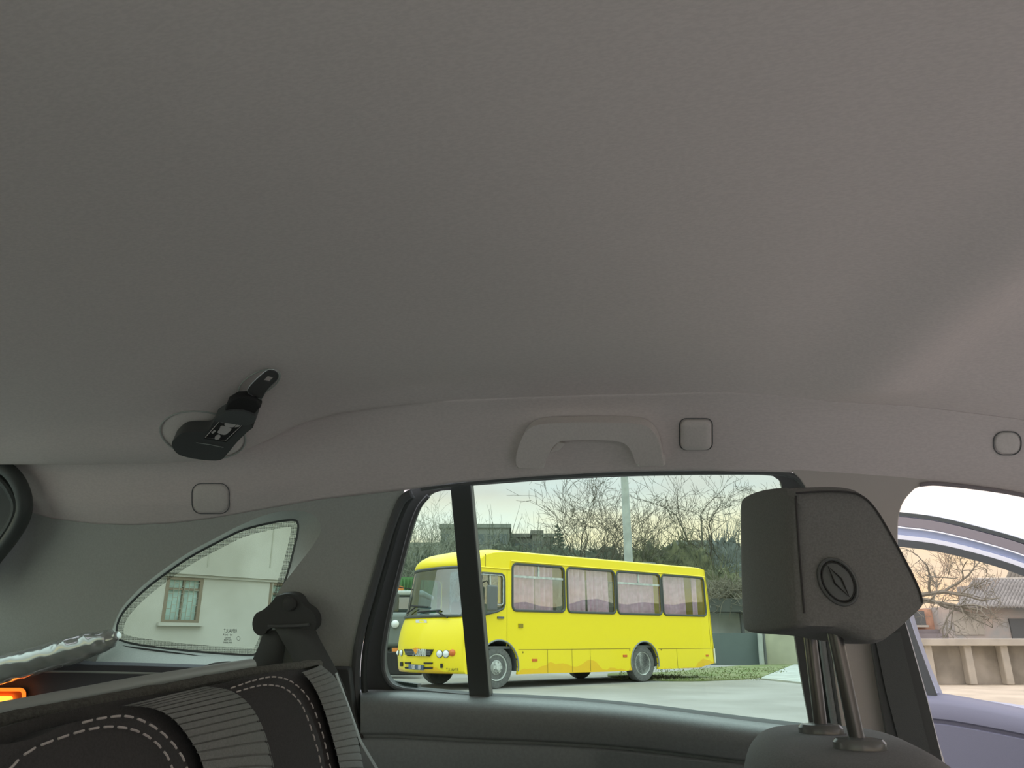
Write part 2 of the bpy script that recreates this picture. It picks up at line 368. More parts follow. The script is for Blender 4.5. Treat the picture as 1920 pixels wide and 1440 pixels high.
# printed dot band on the inside of the glass
m_frit = bpy.data.materials.new('printed_dot_band'); m_frit.use_nodes = True; t = m_frit.node_tree; t.nodes.clear()
c = t.nodes.new('ShaderNodeTexCoord'); mpn = t.nodes.new('ShaderNodeMapping'); mpn.inputs['Rotation'].default_value = (0, .785, 0); t.links.new(c.outputs['Object'], mpn.inputs[0])
s3 = t.nodes.new('ShaderNodeSeparateXYZ'); t.links.new(mpn.outputs[0], s3.inputs[0])
def mth(op, a, b=None, v=None):
    n_ = t.nodes.new('ShaderNodeMath'); n_.operation = op; t.links.new(a, n_.inputs[0])
    if b is not None: t.links.new(b, n_.inputs[1])
    if v is not None: n_.inputs[1].default_value = v
    return n_.outputs[0]
sxx = mth('SINE', mth('MULTIPLY', s3.outputs['X'], v=1900)); szz = mth('SINE', mth('MULTIPLY', s3.outputs['Z'], v=1900))
fac = mth('GREATER_THAN', mth('MULTIPLY', sxx, szz), v=.05)
tr = t.nodes.new('ShaderNodeBsdfTransparent'); df = t.nodes.new('ShaderNodeBsdfDiffuse'); df.inputs[0].default_value = (.02, .025, .02, 1)
xm = t.nodes.new('ShaderNodeMixShader'); t.links.new(fac, xm.inputs[0]); t.links.new(tr.outputs[0], xm.inputs[1]); t.links.new(df.outputs[0], xm.inputs[2])
om = t.nodes.new('ShaderNodeOutputMaterial'); t.links.new(xm.outputs[0], om.inputs[0])
ra = [SP(x, y, -.0605) for x, y in gi]; rb = [SP(x, y, -.0605) for x, y in shrink(gi, 11)]
vs, fs = grid_geo([ra+[ra[0]], rb+[rb[0]]]); mk('printed_border', vs, fs, m_frit, win, smooth=False, label='black dotted print')
# maker's marking etched on the glass, mirrored as it is read from inside
XD = Vector((1, 0, 0)); YD = Vector((0, -.3, 1)).normalized()
m_etch = M('etch', (.10, .12, .10), .8)
text('marking', 'RENAULT', SP(432, 1183, -.0605), XD, YD, .0105, m_etch, win, .0002, mirror=True, fit=.030)
for py, s_, w_ in ((1190, '(o) - (m) R', .022), (1196, 'TINTED', .014), (1200, 'AS2 M30B', .018), (1205, '43R-00097', .022)):
    text('marking', s_, SP(427, py, -.0605), XD, YD, .005, m_etch, win, .0002, mirror=True, fit=w_)
c_ = SP(447, 1197, -.0605); tube('marking', [c_+XD*(math.cos(a)*.004)+YD*(math.sin(a)*.004) for a in np.linspace(0, 6.28, 17)[:-1]], .0004, m_etch, win, n=4, closed=True)

# boot lining below the quarter trim, and the dark wedge beside the rear door
o = plate('boot_side_lining', [SP(x, y, .03) for x, y in [(-80, 1238), (60, 1236), (160, 1238), (180, 1240), (300, 1243), (420, 1247), (480, 1249), (560, 1249), (560, 1500), (-80, 1500)]], m_boot, NS*-.02, kind='structure', bevel=.002)
tube('lining_ledge', [SP(x, y, .055) for x, y in ((40, 1258), (75, 1259), (160, 1260), (260, 1262), (400, 1265), (480, 1267))], .0022, m_cover, o, n=6)
plate('trim_1', [SP(x, y, .02) for x, y in [(600, 1248), (655, 1248), (661, 1252), (668, 1320), (700, 1430), (715, 1520), (600, 1520)]], m_dark, NS*-.015, kind='structure', bevel=.003)
# parts of the shell that close the cabin (floor, tailgate, bulkheads)
m_floor = M('grey_floor_carpet', (.50, .47, .45), 1, var=.1, scale=200)
mk('floor', *box_geo((-1.62, -.14, .16), (1.3, 1.46, .2)), m_floor, kind='structure')
plate('trim_2', [(-1.62, .02, .15), (-1.62, 1.45, .15), (-1.62, 1.44, .95), (-1.62, 1.30, 1.27), (-1.62, .15, 1.27), (-1.62, .02, .95)], m_char, (-.03, 0, 0),
      holes=[[(-1.62, .1, .82), (-1.62, 1.36, .82), (-1.62, 1.26, 1.22), (-1.62, .2, 1.22)]], kind='structure')
plate('window_2', [(-1.63, .1, .82), (-1.63, 1.36, .82), (-1.63, 1.26, 1.22), (-1.63, .2, 1.22)], m_tint, (-.004, 0, 0), kind='structure', smooth=False)
def RW(x, z): return (x, -.10-.12*(1.2-z) if z > .82 else -.146, z)
rwin = [(-.60, .86), (-.50, 1.08), (-.38, 1.16), (.10, 1.18), (.18, 1.15), (.22, .84)]
plate('wall_right', [RW(x, z) for x, z in ((-1.62, .16), (.34, .16), (.34, .82), (.26, 1.24), (-1.62, 1.24), (-1.62, .82))], m_trim, (0, -.02, 0), holes=[[RW(x, z) for x, z in rwin]], kind='structure')
plate('window_3', [(x, y-.015, z) for x, y, z in (RW(*p) for p in rwin)], m_tint, (0, -.004, 0), kind='structure', smooth=False)
mk('trim_9', *box_geo((.98, -.12, .2), (1.5, 1.44, .74)), m_char, kind='structure', bevel=.08, seg=5)
plate('window_5', [(1.33, -.06, 1.06), (1.33, 1.36, 1.06), (1.95, 1.40, .74), (1.95, -.10, .74)], m_clear, (0, 0, .004), kind='structure', smooth=False)
tube('trim_10', [(1.33, 1.37, 1.07), (1.65, 1.41, .92), (1.97, 1.44, .74)], .03, m_pil, kind='structure')
tube('trim_11', [(1.33, -.07, 1.07), (1.65, -.10, .92), (1.97, -.13, .74)], .03, m_pil, kind='structure')
plate('trim_12', [(1.5, -.13, .2), (1.97, -.13, .2), (1.97, 1.45, .2), (1.5, 1.45, .2)], m_char, (0, 0, .52), kind='structure')
# tailgate weather strip, upper corner of the boot opening
tg = root('trim_3', SP(0, 950, .03), kind='structure')
arc = c2([(-160, 860), (-60, 862), (-5, 872), (20, 886), (38, 912), (46, 945), (40, 975), (18, 1012), (-20, 1060), (-60, 1120)], 6)
tube('weather_strip', [SP(x, y, .06) for x, y in arc], .015, m_rubber, tg, n=12)
tube('weather_strip', [SP(x, y, .05) for x, y in c2([(-160, 880), (-60, 882), (-12, 892), (8, 906), (22, 926), (30, 950), (22, 978), (0, 1012), (-40, 1070)], 6)], .009, m_rubber, tg, n=10)
plate('opening_panel', [SP(x, y, .03) for x, y in [(-300, 850)]+arc[2:]+[(-300, 1150)]], m_dark, NS*-.01, parent=tg)

# ------------------------------------------------------------------ rear door (door_1)
door = root('door_1', Vector((-.25, 1.45, .2)), kind='structure')
frame_o = c2([(800, 880), (772, 912), (757, 945), (740, 990), (720, 1060), (700, 1130), (686, 1190), (678, 1250), (680, 1310)], 5) + [(690, 1400), (1600, 1460)] + c2([(1596, 1370), (1570, 1200), (1548, 1050), (1528, 960), (1508, 915), (1470, 880)], 5) + c2([(1400, 876), (1160, 880), (1000, 888), (880, 898), (800, 908)], 5)[:-1]
frame_o = [(x, y-18) if (800 < x < 1480 and y < 912) else (x, y) for x, y in frame_o]
h1 = c2([(846, 919), (825, 921), (803, 930), (785, 952), (770, 992), (752, 1060), (735, 1130), (723, 1190), (718, 1240), (724, 1272), (745, 1289), (790, 1296), (884, 1305)], 4)
h1 = h1[:] 
h2 = [(882, 911)]+c2([(1000, 902), (1160, 894), (1300, 891), (1430, 891), (1455, 897), (1466, 912), (1476, 980), (1483, 1100), (1490, 1190), (1504, 1280), (1520, 1366)], 4)+c2([(1400, 1352), (1200, 1327), (1050, 1314), (919, 1307)], 4)
plate('window_frame', [SP(x, y, -.022) for x, y in frame_o], m_dark, NS*.02, holes=[[SP(x, y, -.022) for x, y in h1], [SP(x, y, -.022) for x, y in h2]], parent=door, bevel=.003, seg=2)
plate('pane', [SP(x, y, -.034) for x, y in shrink(h1, -6)], m_tint, NS*.003, parent=door, smooth=False)
plate('pane', [SP(x, y, -.034) for x, y in shrink(h2, -3)], m_tint, NS*.003, parent=door, smooth=False)
plate('divider_bar', [SP(x, y, -.012) for x, y in [(844, 906), (882, 903), (918, 1309), (880, 1307)]], m_rubber, NS*.02, parent=door, bevel=.002, seg=2)
tube('glass_run', [SP(x, y, -.028) for x, y in ((883, 911), (895, 1040), (907, 1170), (919, 1307))], .0018, m_black, door, n=6)
tube('glass_run', [SP(x, y, -.018) for x, y in c2([(803, 930), (785, 952), (770, 992), (752, 1060), (735, 1130), (723, 1190), (718, 1240), (725, 1272), (746, 1290), (800, 1298), (884, 1306)], 5)], .0045, m_char, door, n=8)
# seals around the opening
for nm, pth, r_, mt, of in (
    ('door_seal', [(771, 926), (763, 930), (751, 943), (734, 985), (714, 1050), (694, 1120), (678, 1180), (668, 1240), (668, 1300), (680, 1360), (700, 1420), (735, 1500)], .0085, m_char, .004),
    ('door_seal', [(774, 930), (763, 942), (748, 975), (728, 1045), (708, 1115), (692, 1180), (683, 1240), (684, 1300), (696, 1370), (722, 1440), (745, 1500)], .006, m_rubber, -.004),
    ('door_seal', [(790, 916), (900, 903), (1000, 895), (1160, 887), (1300, 885), (1440, 885), (1478, 890), (1500, 901), (1516, 930), (1532, 1000), (1544, 1100), (1552, 1190), (1566, 1290), (1583, 1400), (1590, 1460)], .0048, m_char, -.004)):
    tube('trim_4', [SP(x, y, of) for x, y in c2(pth, 6)], r_, mt, kind='structure', n=10)
# rubber lips by the B pillar, teal light put in as paler colour
tube('trim_5', [SP(x, y, -.006) for x, y in c2([(1515, 960), (1530, 1060), (1541, 1190), (1553, 1280), (1567, 1372), (1580, 1460)], 5)], .006, m_doorp, kind='structure', n=10)
# door inner panel: swept profile
prof = [(-3, -.014), (0, -.010), (5, .010), (14, .026), (28, .034), (50, .036), (76, .037), (79, .036), (82, .028), (87, .028), (90, .037), (94, .040), (160, .046), (300, .05), (900, .06)]
rows = []
tops = c2([(676, 1296), (745, 1297), (880, 1306), (1050, 1315), (1200, 1328), (1400, 1354), (1520, 1368), (1600, 1382)], 6)
for x, y in tops:
    rows.append([SP(x, y+dy*(1.0-.12*(x-676)/900 if dy < 100 else 1), of) for dy, of in prof])
vs, fs = grid_geo(rows); mk('inner_panel', vs, fs, m_doorp, door, angle=50)
# marking on the small pane (mirrored)
text('marking', 'RENAULT', SP(848, 1256, -.0305), XD, YD, .0085, m_etch, door, .0002, mirror=True, fit=.024)
text('marking', 'AS2', SP(932, 1262, -.0305), XD, YD, .006, m_etch, door, .0002, mirror=True, fit=.008)
# lower body side so that no daylight leaks under the window line
plate('wall_front', [(-.62, 1.47, .16), (1.3, 1.47, .16), (.42, 1.47, .6), (-.62, 1.47, .84)], m_dark, (0, .02, 0), kind='structure')
plate('trim_6', [(-1.62, 1.47, .16), (-.55, 1.47, .16), (-.55, 1.455, .84), (-1.62, 1.44, .95)], m_dark, (0, .02, 0), kind='structure')

# ------------------------------------------------------------------ B pillar
bp = [(1440, 840), (1600, 842), (1742, 860), (1742, 905)]+c2([(1715, 917), (1697, 937), (1687, 962), (1684, 1000), (1686, 1080), (1700, 1182), (1732, 1300), (1775, 1440), (1800, 1520)], 5)+c2([(1605, 1520), (1585, 1400), (1568, 1290), (1556, 1190), (1546, 1090), (1534, 1000), (1518, 930), (1500, 898)], 5)
pil = plate('trim_7', [SP(x, y, .004) for x, y in bp], m_pil, NS*.02, kind='structure', bevel=.002)
plate('lower_cover', [SP(x, y, .022) for x, y in [(1622, 1150), (1650, 1150), (1688, 1150), (1700, 1190), (1731, 1300), (1766, 1440), (1785, 1520), (1690, 1520), (1662, 1390), (1643, 1280), (1632, 1210)]], m_dark, NS*-.017, parent=pil, bevel=.004, label='black lower pillar cover')
tube('cover_edge', [SP(x, y, .022) for x, y in ((1690, 1150), (1703, 1190), (1734, 1300), (1769, 1440), (1788, 1520))], .0022, m_white, pil, n=6)
# front door opening seal under the headliner edge
tube('trim_8', [SP(x, y, .006) for x, y in c2([(1725, 909), (1760, 907), (1850, 917), (1920, 929), (2050, 957), (2200, 1012)], 5)], .0035, m_greyb, kind='structure', n=10)
# front belt webbing hanging on the pillar
belt = plate('seat_belt', [SP(x, y, .045) for x, y in [(1640, 1190), (1688, 1186), (1716, 1300), (1752, 1440), (1770, 1520), (1712, 1520), (1688, 1400), (1660, 1290)]], m_strap, NS*.0015,
             label='dark front seat belt webbing hanging down the B-pillar', cat='seat belt')

# ------------------------------------------------------------------ front door, standing open (door_2)
HX = Vector((1.22, 1.46, 0)); DA = math.radians(45); DD = Vector((-math.cos(DA), math.sin(DA), 0)); DN = Vector((math.sin(DA), math.cos(DA), .16)).normalized()
D0 = HX+Vector((0, 0, .82))
def DP(px, py, off=0.0): return plane_hit(px, py, D0-DN*off, DN)
fd = root('door_2', HX, kind='structure')
top = lambda dy: c2([(1640, 958+dy), (1690, 963+dy), (1760, 972+dy), (1840, 991+dy), (1920, 1014+dy*1.05), (2010, 1050+dy*1.1), (2100, 1100+dy*1.2)], 5)
fr_o = top(0)+c2([(2160, 1180), (2230, 1330)], 3)+[(2230, 1900), (1640, 1900)]+c2([(1650, 1330), (1655, 1200), (1652, 1080)], 3)
fr_h = top(58)+c2([(2105, 1220), (2150, 1345)], 3)+c2([(2150, 1372), (1920, 1330), (1757, 1309)], 5)+c2([(1735, 1260), (1712, 1195), (1685, 1100)], 5)
plate('door_frame', [DP(x, y) for x, y in fr_o], m_silver, DN*.03, holes=[[DP(x, y) for x, y in fr_h]], parent=fd, bevel=.002)
def band(nm, d0, d1, mat, off, r=None):
    a = [DP(x, y, off) for x, y in top(d0)]; b_ = [DP(x, y, off) for x, y in top(d1)]
    plate(nm, a+b_[::-1], mat, DN*-.006, parent=fd, bevel=.0015, seg=2)
band('frame_seal', -3, 4, m_rubber, .0); band('frame_seal', 6, 23, m_greyb, .002); band('frame_seal', 24, 27, m_white, .003)
band('frame_seal', 40, 48, m_white, .002); band('frame_seal', 48, 62, m_dark, .004)
plate('pane', [DP(x, y, -.012) for x, y in fr_h], m_clear, DN*.003, parent=fd, smooth=False)
plate('frame_seal', [DP(x, y, .004) for x, y in [(1660, 1040), (1668, 1040), (1690, 1110), (1716, 1190), (1740, 1255), (1760, 1309), (1745, 1312), (1722, 1258), (1700, 1190)]], m_dark, DN*-.006, parent=fd, bevel=.0015)
prof = [(-4, -.004), (0, .004), (6, .024), (18, .038), (44, .042), (47, .034), (52, .034), (55, .044), (150, .05), (500, .05)]
rows = [[DP(x, y+dy, of) for dy, of in prof] for x, y in c2([(1640, 1296), (1740, 1302), (1800, 1309), (1920, 1332), (2050, 1362), (2150, 1388)], 6)]
vs, fs = grid_geo(rows); mk('inner_panel', vs, fs, m_lav, fd, angle=50)

# ------------------------------------------------------------------ grab handle and blanking caps on the roof rail
f_, n_, p_ = TP(1110, 830)
hd = root('grab_handle', p_, 'pale grey moulded grab handle on the roof rail above the rear door window', 'grab handle')
ho = c2([(976, 861), (974, 842), (981, 816), (992, 797), (1012, 785), (1050, 781), (1120, 780), (1185, 781), (1215, 788), (1232, 806), (1240, 832), (1243, 852), (1234, 857), (1200, 857), (1191, 850), (1187, 835), (1176, 821), (1158, 814), (1110, 812), (1062, 813), (1044, 822), (1033, 840), (1026, 856), (1018, 862), (990, 864)], 4, True)
vs, fs = plate_geo([f_(x, y, .004) for x, y in ho], [], n_*.030)
# the bar stands proud in the middle, its feet meet the rail
mk('grip', vs, fs, m_rail, hd, bevel=.007, seg=4)
for ft in ([(970, 848), (1028, 850), (1024, 868), (974, 868)], [(1190, 846), (1247, 843), (1248, 862), (1196, 864)]):
    plate('foot', [f_(x, y, -.014) for x, y in ft], m_rail, n_*.026, parent=hd, bevel=.004)
plate('coat_hook', [f_(x, y, .002) for x, y in [(1030, 845), (1046, 824), (1062, 828), (1050, 840)]], m_rail, n_*.012, parent=hd, bevel=.003)
def on_ceiling(pts, off):
    out = []
    for x, y in pts:
        h = CH(x, y)
        out.append(h[0]+h[1]*off)
    return out
def cap(cx, cy, w, h, r, lab, th=.005):
    f_, n_, p_ = TP(cx, cy); 
    rt = root('blanking_cap', p_, lab, 'cap'); sh = lambda k: rrect(cx-w/2+k, cy-h/2+k, cx+w/2-k, cy+h/2-k, max(r-k, 2))
    rr_ = [on_ceiling(sh(0), .0005), on_ceiling(sh(.6), .0015+th*.7), on_ceiling(sh(3.2), .0022+th), on_ceiling(sh(12), .0024+th)]
    vs, fs = grid_geo([q+[q[0]] for q in rr_]); L_ = len(rr_[0])+1; fs.append(tuple(3*L_+k for k in range(L_-1)))
    mk('cap_face', vs, fs, m_rail, rt, angle=60)
    tube('joint', on_ceiling(rrect(cx-w/2-1.8, cy-h/2-1.8, cx+w/2+1.8, cy+h/2+1.8, r), .0022), .0009, m_char, rt, n=5, closed=True)
cap(1305, 813, 58, 55, 12, 'square pale plastic cap on the roof rail just right of the grab handle', .010)
cap(396, 934, 66, 52, 17, 'rounded grey blanking cap on the roof rail above the quarter window', .001)
cap(1888, 830, 48, 40, 18, 'round pale blanking cap on the roof rail above the open front door', .001)

# ------------------------------------------------------------------ centre belt retractor in the headliner
def CP(px, py, off): return plane_hit(px, py, cp0+cn*off, cn)
cp0, cn = CH(400, 800)
q1, q2, q3 = CH(345, 815)[0], CH(425, 842)[0], CH(512, 696)[0]; cn2 = (q2-q1).cross(q3-q1).normalized(); cn = cn2 if cn2.dot(CAM-q1) > 0 else -cn2; cp0 = q1+cn*.003
rt = root('ceiling_seat_belt', cp0, 'black centre seat belt retractor with buckle tongue clipped in a round headliner recess', 'seat belt')
el = lambda cx, cy, a, b_, rot, n=40: [(cx+a*math.cos(t_)*math.cos(rot)-b_*math.sin(t_)*math.sin(rot), cy+a*math.cos(t_)*math.sin(rot)+b_*math.sin(t_)*math.cos(rot)) for t_ in np.linspace(0, 2*math.pi, n+1)[:-1]]
ring = el(381, 813, 80, 43, .16); 
E1 = on_ceiling(ring, .003); tube('recess_rim', E1, .0016, m_trim, rt, n=6, closed=True)
ra = on_ceiling(el(381, 813, 77, 41, .16), .0018); rb = on_ceiling(el(383, 814, 66, 32, .18), .0055); rc = on_ceiling(el(388, 816, 30, 14, .18), .003)
vs, fs = grid_geo([ra+[ra[0]], rb+[rb[0]], rc+[rc[0]]]); fs.append(tuple(range(2*(len(ra)+1), 3*(len(ra)+1)-1)))
mk('recess_dish', vs, fs, m_rail, rt)
E2 = on_ceiling(el(487, 716, 42, 20, -.45), .002); tube('recess_rim', E2, .0012, m_trim, rt, n=6, closed=True)
body = c2([(331, 812), (338, 801), (352, 791), (375, 789), (398, 787), (412, 766), (430, 766), (455, 770), (482, 778), (470, 790), (452, 808), (432, 832), (420, 842), (392, 842), (360, 837), (340, 829)], 3, True)
plate('retractor_housing', [CP(x, y, .004) for x, y in body], m_dark, cn*.026, parent=rt, bevel=.005, seg=3)
plate('belt_fold', [CP(x, y, .010) for x, y in c2([(408, 770), (422, 758), (436, 752), (462, 752), (484, 761), (484, 772), (466, 779), (432, 774)], 3, True)], m_strap, cn*.024, parent=rt, bevel=.005)
plate('tongue_grip', [CP(x, y, .014) for x, y in [(425, 757), (431, 742), (446, 733), (468, 732), (486, 738), (493, 752), (480, 766), (452, 762), (440, 764)]], m_black, cn*.016, parent=rt, bevel=.003)
tg_o = c2([(464, 734), (470, 722), (486, 706), (498, 696), (506, 692), (516, 694), (523, 702), (520, 712), (508, 724), (498, 736), (492, 746), (488, 748), (474, 742)], 3, True)
tongue = plate('tongue', [CP(x, y, .020) for x, y in tg_o], m_post, cn*.003, holes=[[CP(x, y, .020) for x, y in [(494, 712), (503, 703), (513, 706), (505, 714)]]], parent=rt, bevel=.0006, seg=1, label='bright steel buckle tongue')
tube('tongue_edge', [CP(x, y, .023) for x, y in tg_o], .0007, m_chrome, rt, n=5, closed=True)
# sticker with a pictogram of the seat
def q4(pts, off, th=.0006): return [CP(x, y, off) for x, y in pts], cn*th
stk = [(382, 822), (413, 784), (458, 795), (424, 829)]
st = plate('sticker', [CP(x, y, .0305) for x, y in stk], m_black, cn*.0006, parent=rt, smooth=False, label='black sticker with white seat pictogram')
tube('sticker_border', [CP(x, y, .0315) for x, y in [(385, 820), (414, 787), (454, 797), (423, 826)]], .0007, m_cream, rt, n=4, closed=True)
for pc in (c2([(421, 794), (428, 790), (441, 793), (442, 797), (436, 801), (424, 799)], 3, True), c2([(412, 804), (416, 798), (434, 803), (427, 812), (420, 815), (408, 811)], 3, True), el(408, 819.5, 6, 4.2, -.6, 16), [(396, 811), (402, 806), (405, 808), (399, 813)], [(414, 789), (421, 790), (419, 793), (414, 792)], [(445, 795), (452, 796), (448, 800), (440, 801)]):
    plate('pictogram', [CP(x, y, .0312) for x, y in pc], m_cream, cn*.0005, parent=rt, smooth=False)
tube('housing_line', [CP(x, y, .0305) for x, y in ((368, 830), (395, 834), (419, 839))], .0006, m_cover, rt, n=4)

# ------------------------------------------------------------------ seat belt guide on the quarter pillar
g = root('seat_belt_guide', SP(545, 1160, .02), 'black shoulder belt guide loop bolted to the pillar beside the quarter window', 'belt guide')
go = c2([(540, 1110), (556, 1109), (570, 1115), (580, 1130), (594, 1140), (602, 1154), (602, 1170), (594, 1180), (582, 1180), (574, 1172), (520, 1172), (508, 1182), (497, 1186), (487, 1178), (484, 1162), (490, 1146), (504, 1138), (518, 1126), (528, 1114)], 4, True)
plate('guide_plate', [SP(x, y, .022) for x, y in go], m_dark, NS*-.020, parent=g, bevel=.007, seg=4)
lathe('bolt_cap', SP(545, 1131, .04), -NS, [(.014, -.004), (.014, .006), (.011, .010), (.004, .012)], m_dark, g, n=20)
lathe('mount', SP(545, 1132, 0), -NS, [(.016, 0), (.016, .03)], m_dark, g, n=16)
tube('slot_lip', [SP(x, y, .046) for x, y in ((503, 1173), (520, 1174), (560, 1173), (580, 1171))], .003, m_char, g, n=8)
def ribbon(nm, L, R, off, mat, parent=None, th=.0015, **kw):
    a = [SP(*p, of) for p, of in zip(L, off)]; b_ = [SP(*p, of) for p, of in zip(R, off)]
    vs, fs = grid_geo([a, [x.lerp(y, .5)-NS*.001 for x, y in zip(a, b_)], b_]); o = mk(nm, vs, fs, mat, parent, **kw)
    s_ = o.modifiers.new('t', 'SOLIDIFY'); s_.thickness = th; return o
bl = root('seat_belt', SP(560, 1200, .04), 'dark rear seat belt webbing draped from the guide to the seat shoulder', 'seat belt')
ribbon('webbing', [(514, 1176), (528, 1200), (545, 1230), (560, 1260), (580, 1300)], [(587, 1172), (600, 1200), (618, 1232), (634, 1262), (650, 1300)], [.040, .046, .06, .075, .08], m_strap, bl)
ribbon('webbing', [(496, 1182), (484, 1215), (466, 1255), (455, 1280)], [(540, 1180), (535, 1215), (528, 1255), (520, 1280)], [.028, .024, .02, .018], m_strap, bl)
tube('seat_belt', [SP(x, y, .10) for x, y in ((630, 1262), (655, 1330), (676, 1390), (712, 1450), (740, 1500))], .004, m_cover, n=8, flat=.35, label='pale belt strap edge running down between seat shoulder and rear door', cat='seat belt')

# ------------------------------------------------------------------ rear seat
def RX(px, py, dx=0.0):
    d0 = Vector((-.50+dx, 0, .8)); return plane_hit(px, py, d0, (1, 0, .22))
RN = Vector((1, 0, .22)).normalized()
def seatpart(nm, pts, dx, th, mat, parent, bev=.012, **kw): return plate(nm, [RX(x, y, dx) for x, y in pts], mat, RN*-th, parent=parent, bevel=bev, seg=5, **kw)
def ribbed(nm, L, R, dx, mat, parent, pitch=.0088, depth=.0018, bulge=.03):
    """fabric bolster between two pixel curves (same count), wrapping back at both sides, with stitched grooves"""
    a = [RX(x, y, dx) for x, y in crm_px(L)]; b_ = [RX(x, y, dx-.02) for x, y in crm_px(R)]
    rows = []; s = 0
    for i in range(len(a)):
        if i: s += (a[i]-a[i-1]).length
        g_ = abs(((s/pitch) % 1)-.5)*2; dep = -depth*max(0, 1-(1-g_)/.22)
        r_ = []
        for k in range(13):
            u = k/12; p = a[i].lerp(b_[i], u); r_.append(p+RN*(bulge*(math.sin(math.pi*min(1, u*.9+.1))**.8)+dep))
        r_.append(b_[i]-RN*.05); rows.append(r_)
    vs, fs = grid_geo(rows); return mk(nm, vs, fs, mat, parent, angle=70)
def crm_px(pts, n=60): return [(v.x, v.y) for v in crm([(p[0], p[1], 0) for p in pts], n)]
def stitches(nm, pts, dx, parent, ln=.0075, gap=.0045, off=.002, r=.0009):
    P = [RX(x, y, dx)+RN*off for x, y in crm_px(pts, 30)]; G_ = []; s = 0; cur = [P[0]]; on = True
    for i in range(1, len(P)):
        s += (P[i]-P[i-1]).length; cur.append(P[i])
        if s > (ln if on else gap):
            if on and len(cur) > 1: G_.append(tube_geo([cur[0], (cur[0]+cur[-1])/2+RN*.0006, cur[-1]], r, 5))
            cur = [P[i]]; s = 0; on = not on
    v, f = merge(G_); return mk(nm, v, f, m_stitch, parent, kind='stuff', label='pale stitching')
rs = root('passenger_seat', Vector((-.5, 1.1, .3)), 'charcoal rear seat backrest beside the rear door, with pale stitches and ribbed bolster', 'seat')
seatpart('shell', c2([(370, 1600), (360, 1400), (378, 1300), (430, 1278), (500, 1262), (560, 1255), (598, 1262), (618, 1290), (640, 1350), (655, 1440), (665, 1600)], 5), -.01, .08, m_seatd, rs, .016)
seatpart('centre_panel', c2([(350, 1600), (345, 1340), (380, 1306), (440, 1288), (490, 1280), (530, 1284), (562, 1308), (590, 1360), (608, 1430), (618, 1600)], 5), 0.006, .05, m_seatd, rs, .008)
ribbed('ribbed_bolster', [(560, 1262), (582, 1290), (600, 1330), (618, 1390), (630, 1440), (640, 1520)], [(598, 1246), (628, 1272), (650, 1320), (668, 1380), (680, 1440), (690, 1520)], -.002, m_seatr, rs, bulge=.014)
stitches('stitching', [(430, 1291), (475, 1276), (512, 1270), (545, 1280), (575, 1310), (597, 1362), (612, 1420), (624, 1480)], .010, rs)
stitches('stitching', [(440, 1298), (480, 1287), (510, 1286), (535, 1294), (562, 1322), (582, 1372), (598, 1430), (606, 1480)], .010, rs)
rs2 = root('passenger_seat', Vector((-.45, .6, .3)), 'near rear seat backrest in the bottom left corner with double stitched arch', 'seat')
seatpart('shell', c2([(540, 1650), (514, 1450), (502, 1396), (482, 1348), (456, 1314), (425, 1298), (380, 1293), (300, 1300), (200, 1317), (100, 1338), (0, 1366), (-140, 1415), (-150, 1650)], 5), .045, .12, m_seatd, rs2, .018)
ribbed('ribbed_bolster', [(215, 1327), (270, 1332), (310, 1352), (345, 1395), (366, 1440), (378, 1520)], [(385, 1287), (430, 1294), (465, 1318), (492, 1362), (512, 1430), (525, 1520)], .052, m_seatr, rs2, bulge=.02)
seatpart('centre_panel', c2([(362, 1650), (352, 1450), (334, 1404), (296, 1362), (245, 1340), (190, 1343), (120, 1360), (50, 1388), (-150, 1440), (-150, 1650)], 5), .073, .04, m_seatd, rs2, .008)
stitches('stitching', [(150, 1356), (190, 1347), (240, 1345), (290, 1368), (325, 1402), (346, 1440), (356, 1500)], .077, rs2, ln=.0085)
stitches('stitching', [(10, 1446), (50, 1409), (110, 1384), (165, 1368), (215, 1364), (262, 1376), (298, 1404), (318, 1440), (328, 1500)], .077, rs2, ln=.0085)
bench = root('rear_bench', Vector((-.4, .7, .2)), 'rear bench base and carpeted back board with a fuzzy top edge behind the backrests', 'seat')
mk('cushion', *box_geo((-.55, .0, .2), (-.02, 1.36, .46)), m_seatd, bench, bevel=.05, seg=4)
def RZ(px, py, x): return XP(px, py, x)
pth = c2([(596, 1247), (560, 1250), (460, 1265), (300, 1296), (150, 1325), (0, 1354), (-120, 1378)], 6)
vs, fs = tube_geo([RZ(x, y, -.60) for x, y in pth], .0085, 12, flat=.9)
vs = [v+Vector((noise.noise(v*60), noise.noise(v*60+Vector((9, 0, 0))), noise.noise(v*60+Vector((0, 7, 0)))))*.0012 for v in vs]
mk('carpet_edge', vs, fs, m_carpet, bench)
mk('back_board', *box_geo((-.66, .0, .3), (-.57, 1.14, .83)), m_carpet, bench, bevel=.01)
cr_ = root('luggage_cover', RZ(200, 1295, -.68), 'pale grey luggage cover rail behind the rear seat back', 'luggage cover')
tube('rail', [RZ(x, y, -.64) for x, y in c2([(470, 1248), (400, 1260), (250, 1286), (120, 1312), (0, 1336), (-120, 1360)], 6)], .0095, m_cover, cr_, n=12)
tube('rail_groove', [RZ(x, y, -.655) for x, y in c2([(470, 1252), (400, 1268), (250, 1297), (120, 1325), (0, 1350), (-120, 1374)], 6)], .003, m_dark, cr_, n=8)
plate('end_cap', [RZ(x, y, -.67) for x, y in [(362, 1258), (400, 1250), (448, 1247), (440, 1262), (372, 1270)]], m_dark, (.02, 0, 0), parent=cr_, bevel=.003)
tube('latch_loop', [RZ(x, y, -.65) for x, y in c2([(383, 1253), (400, 1246), (430, 1243), (434, 1248), (405, 1255)], 4, True)], .0022, m_char, cr_, n=8, closed=True)

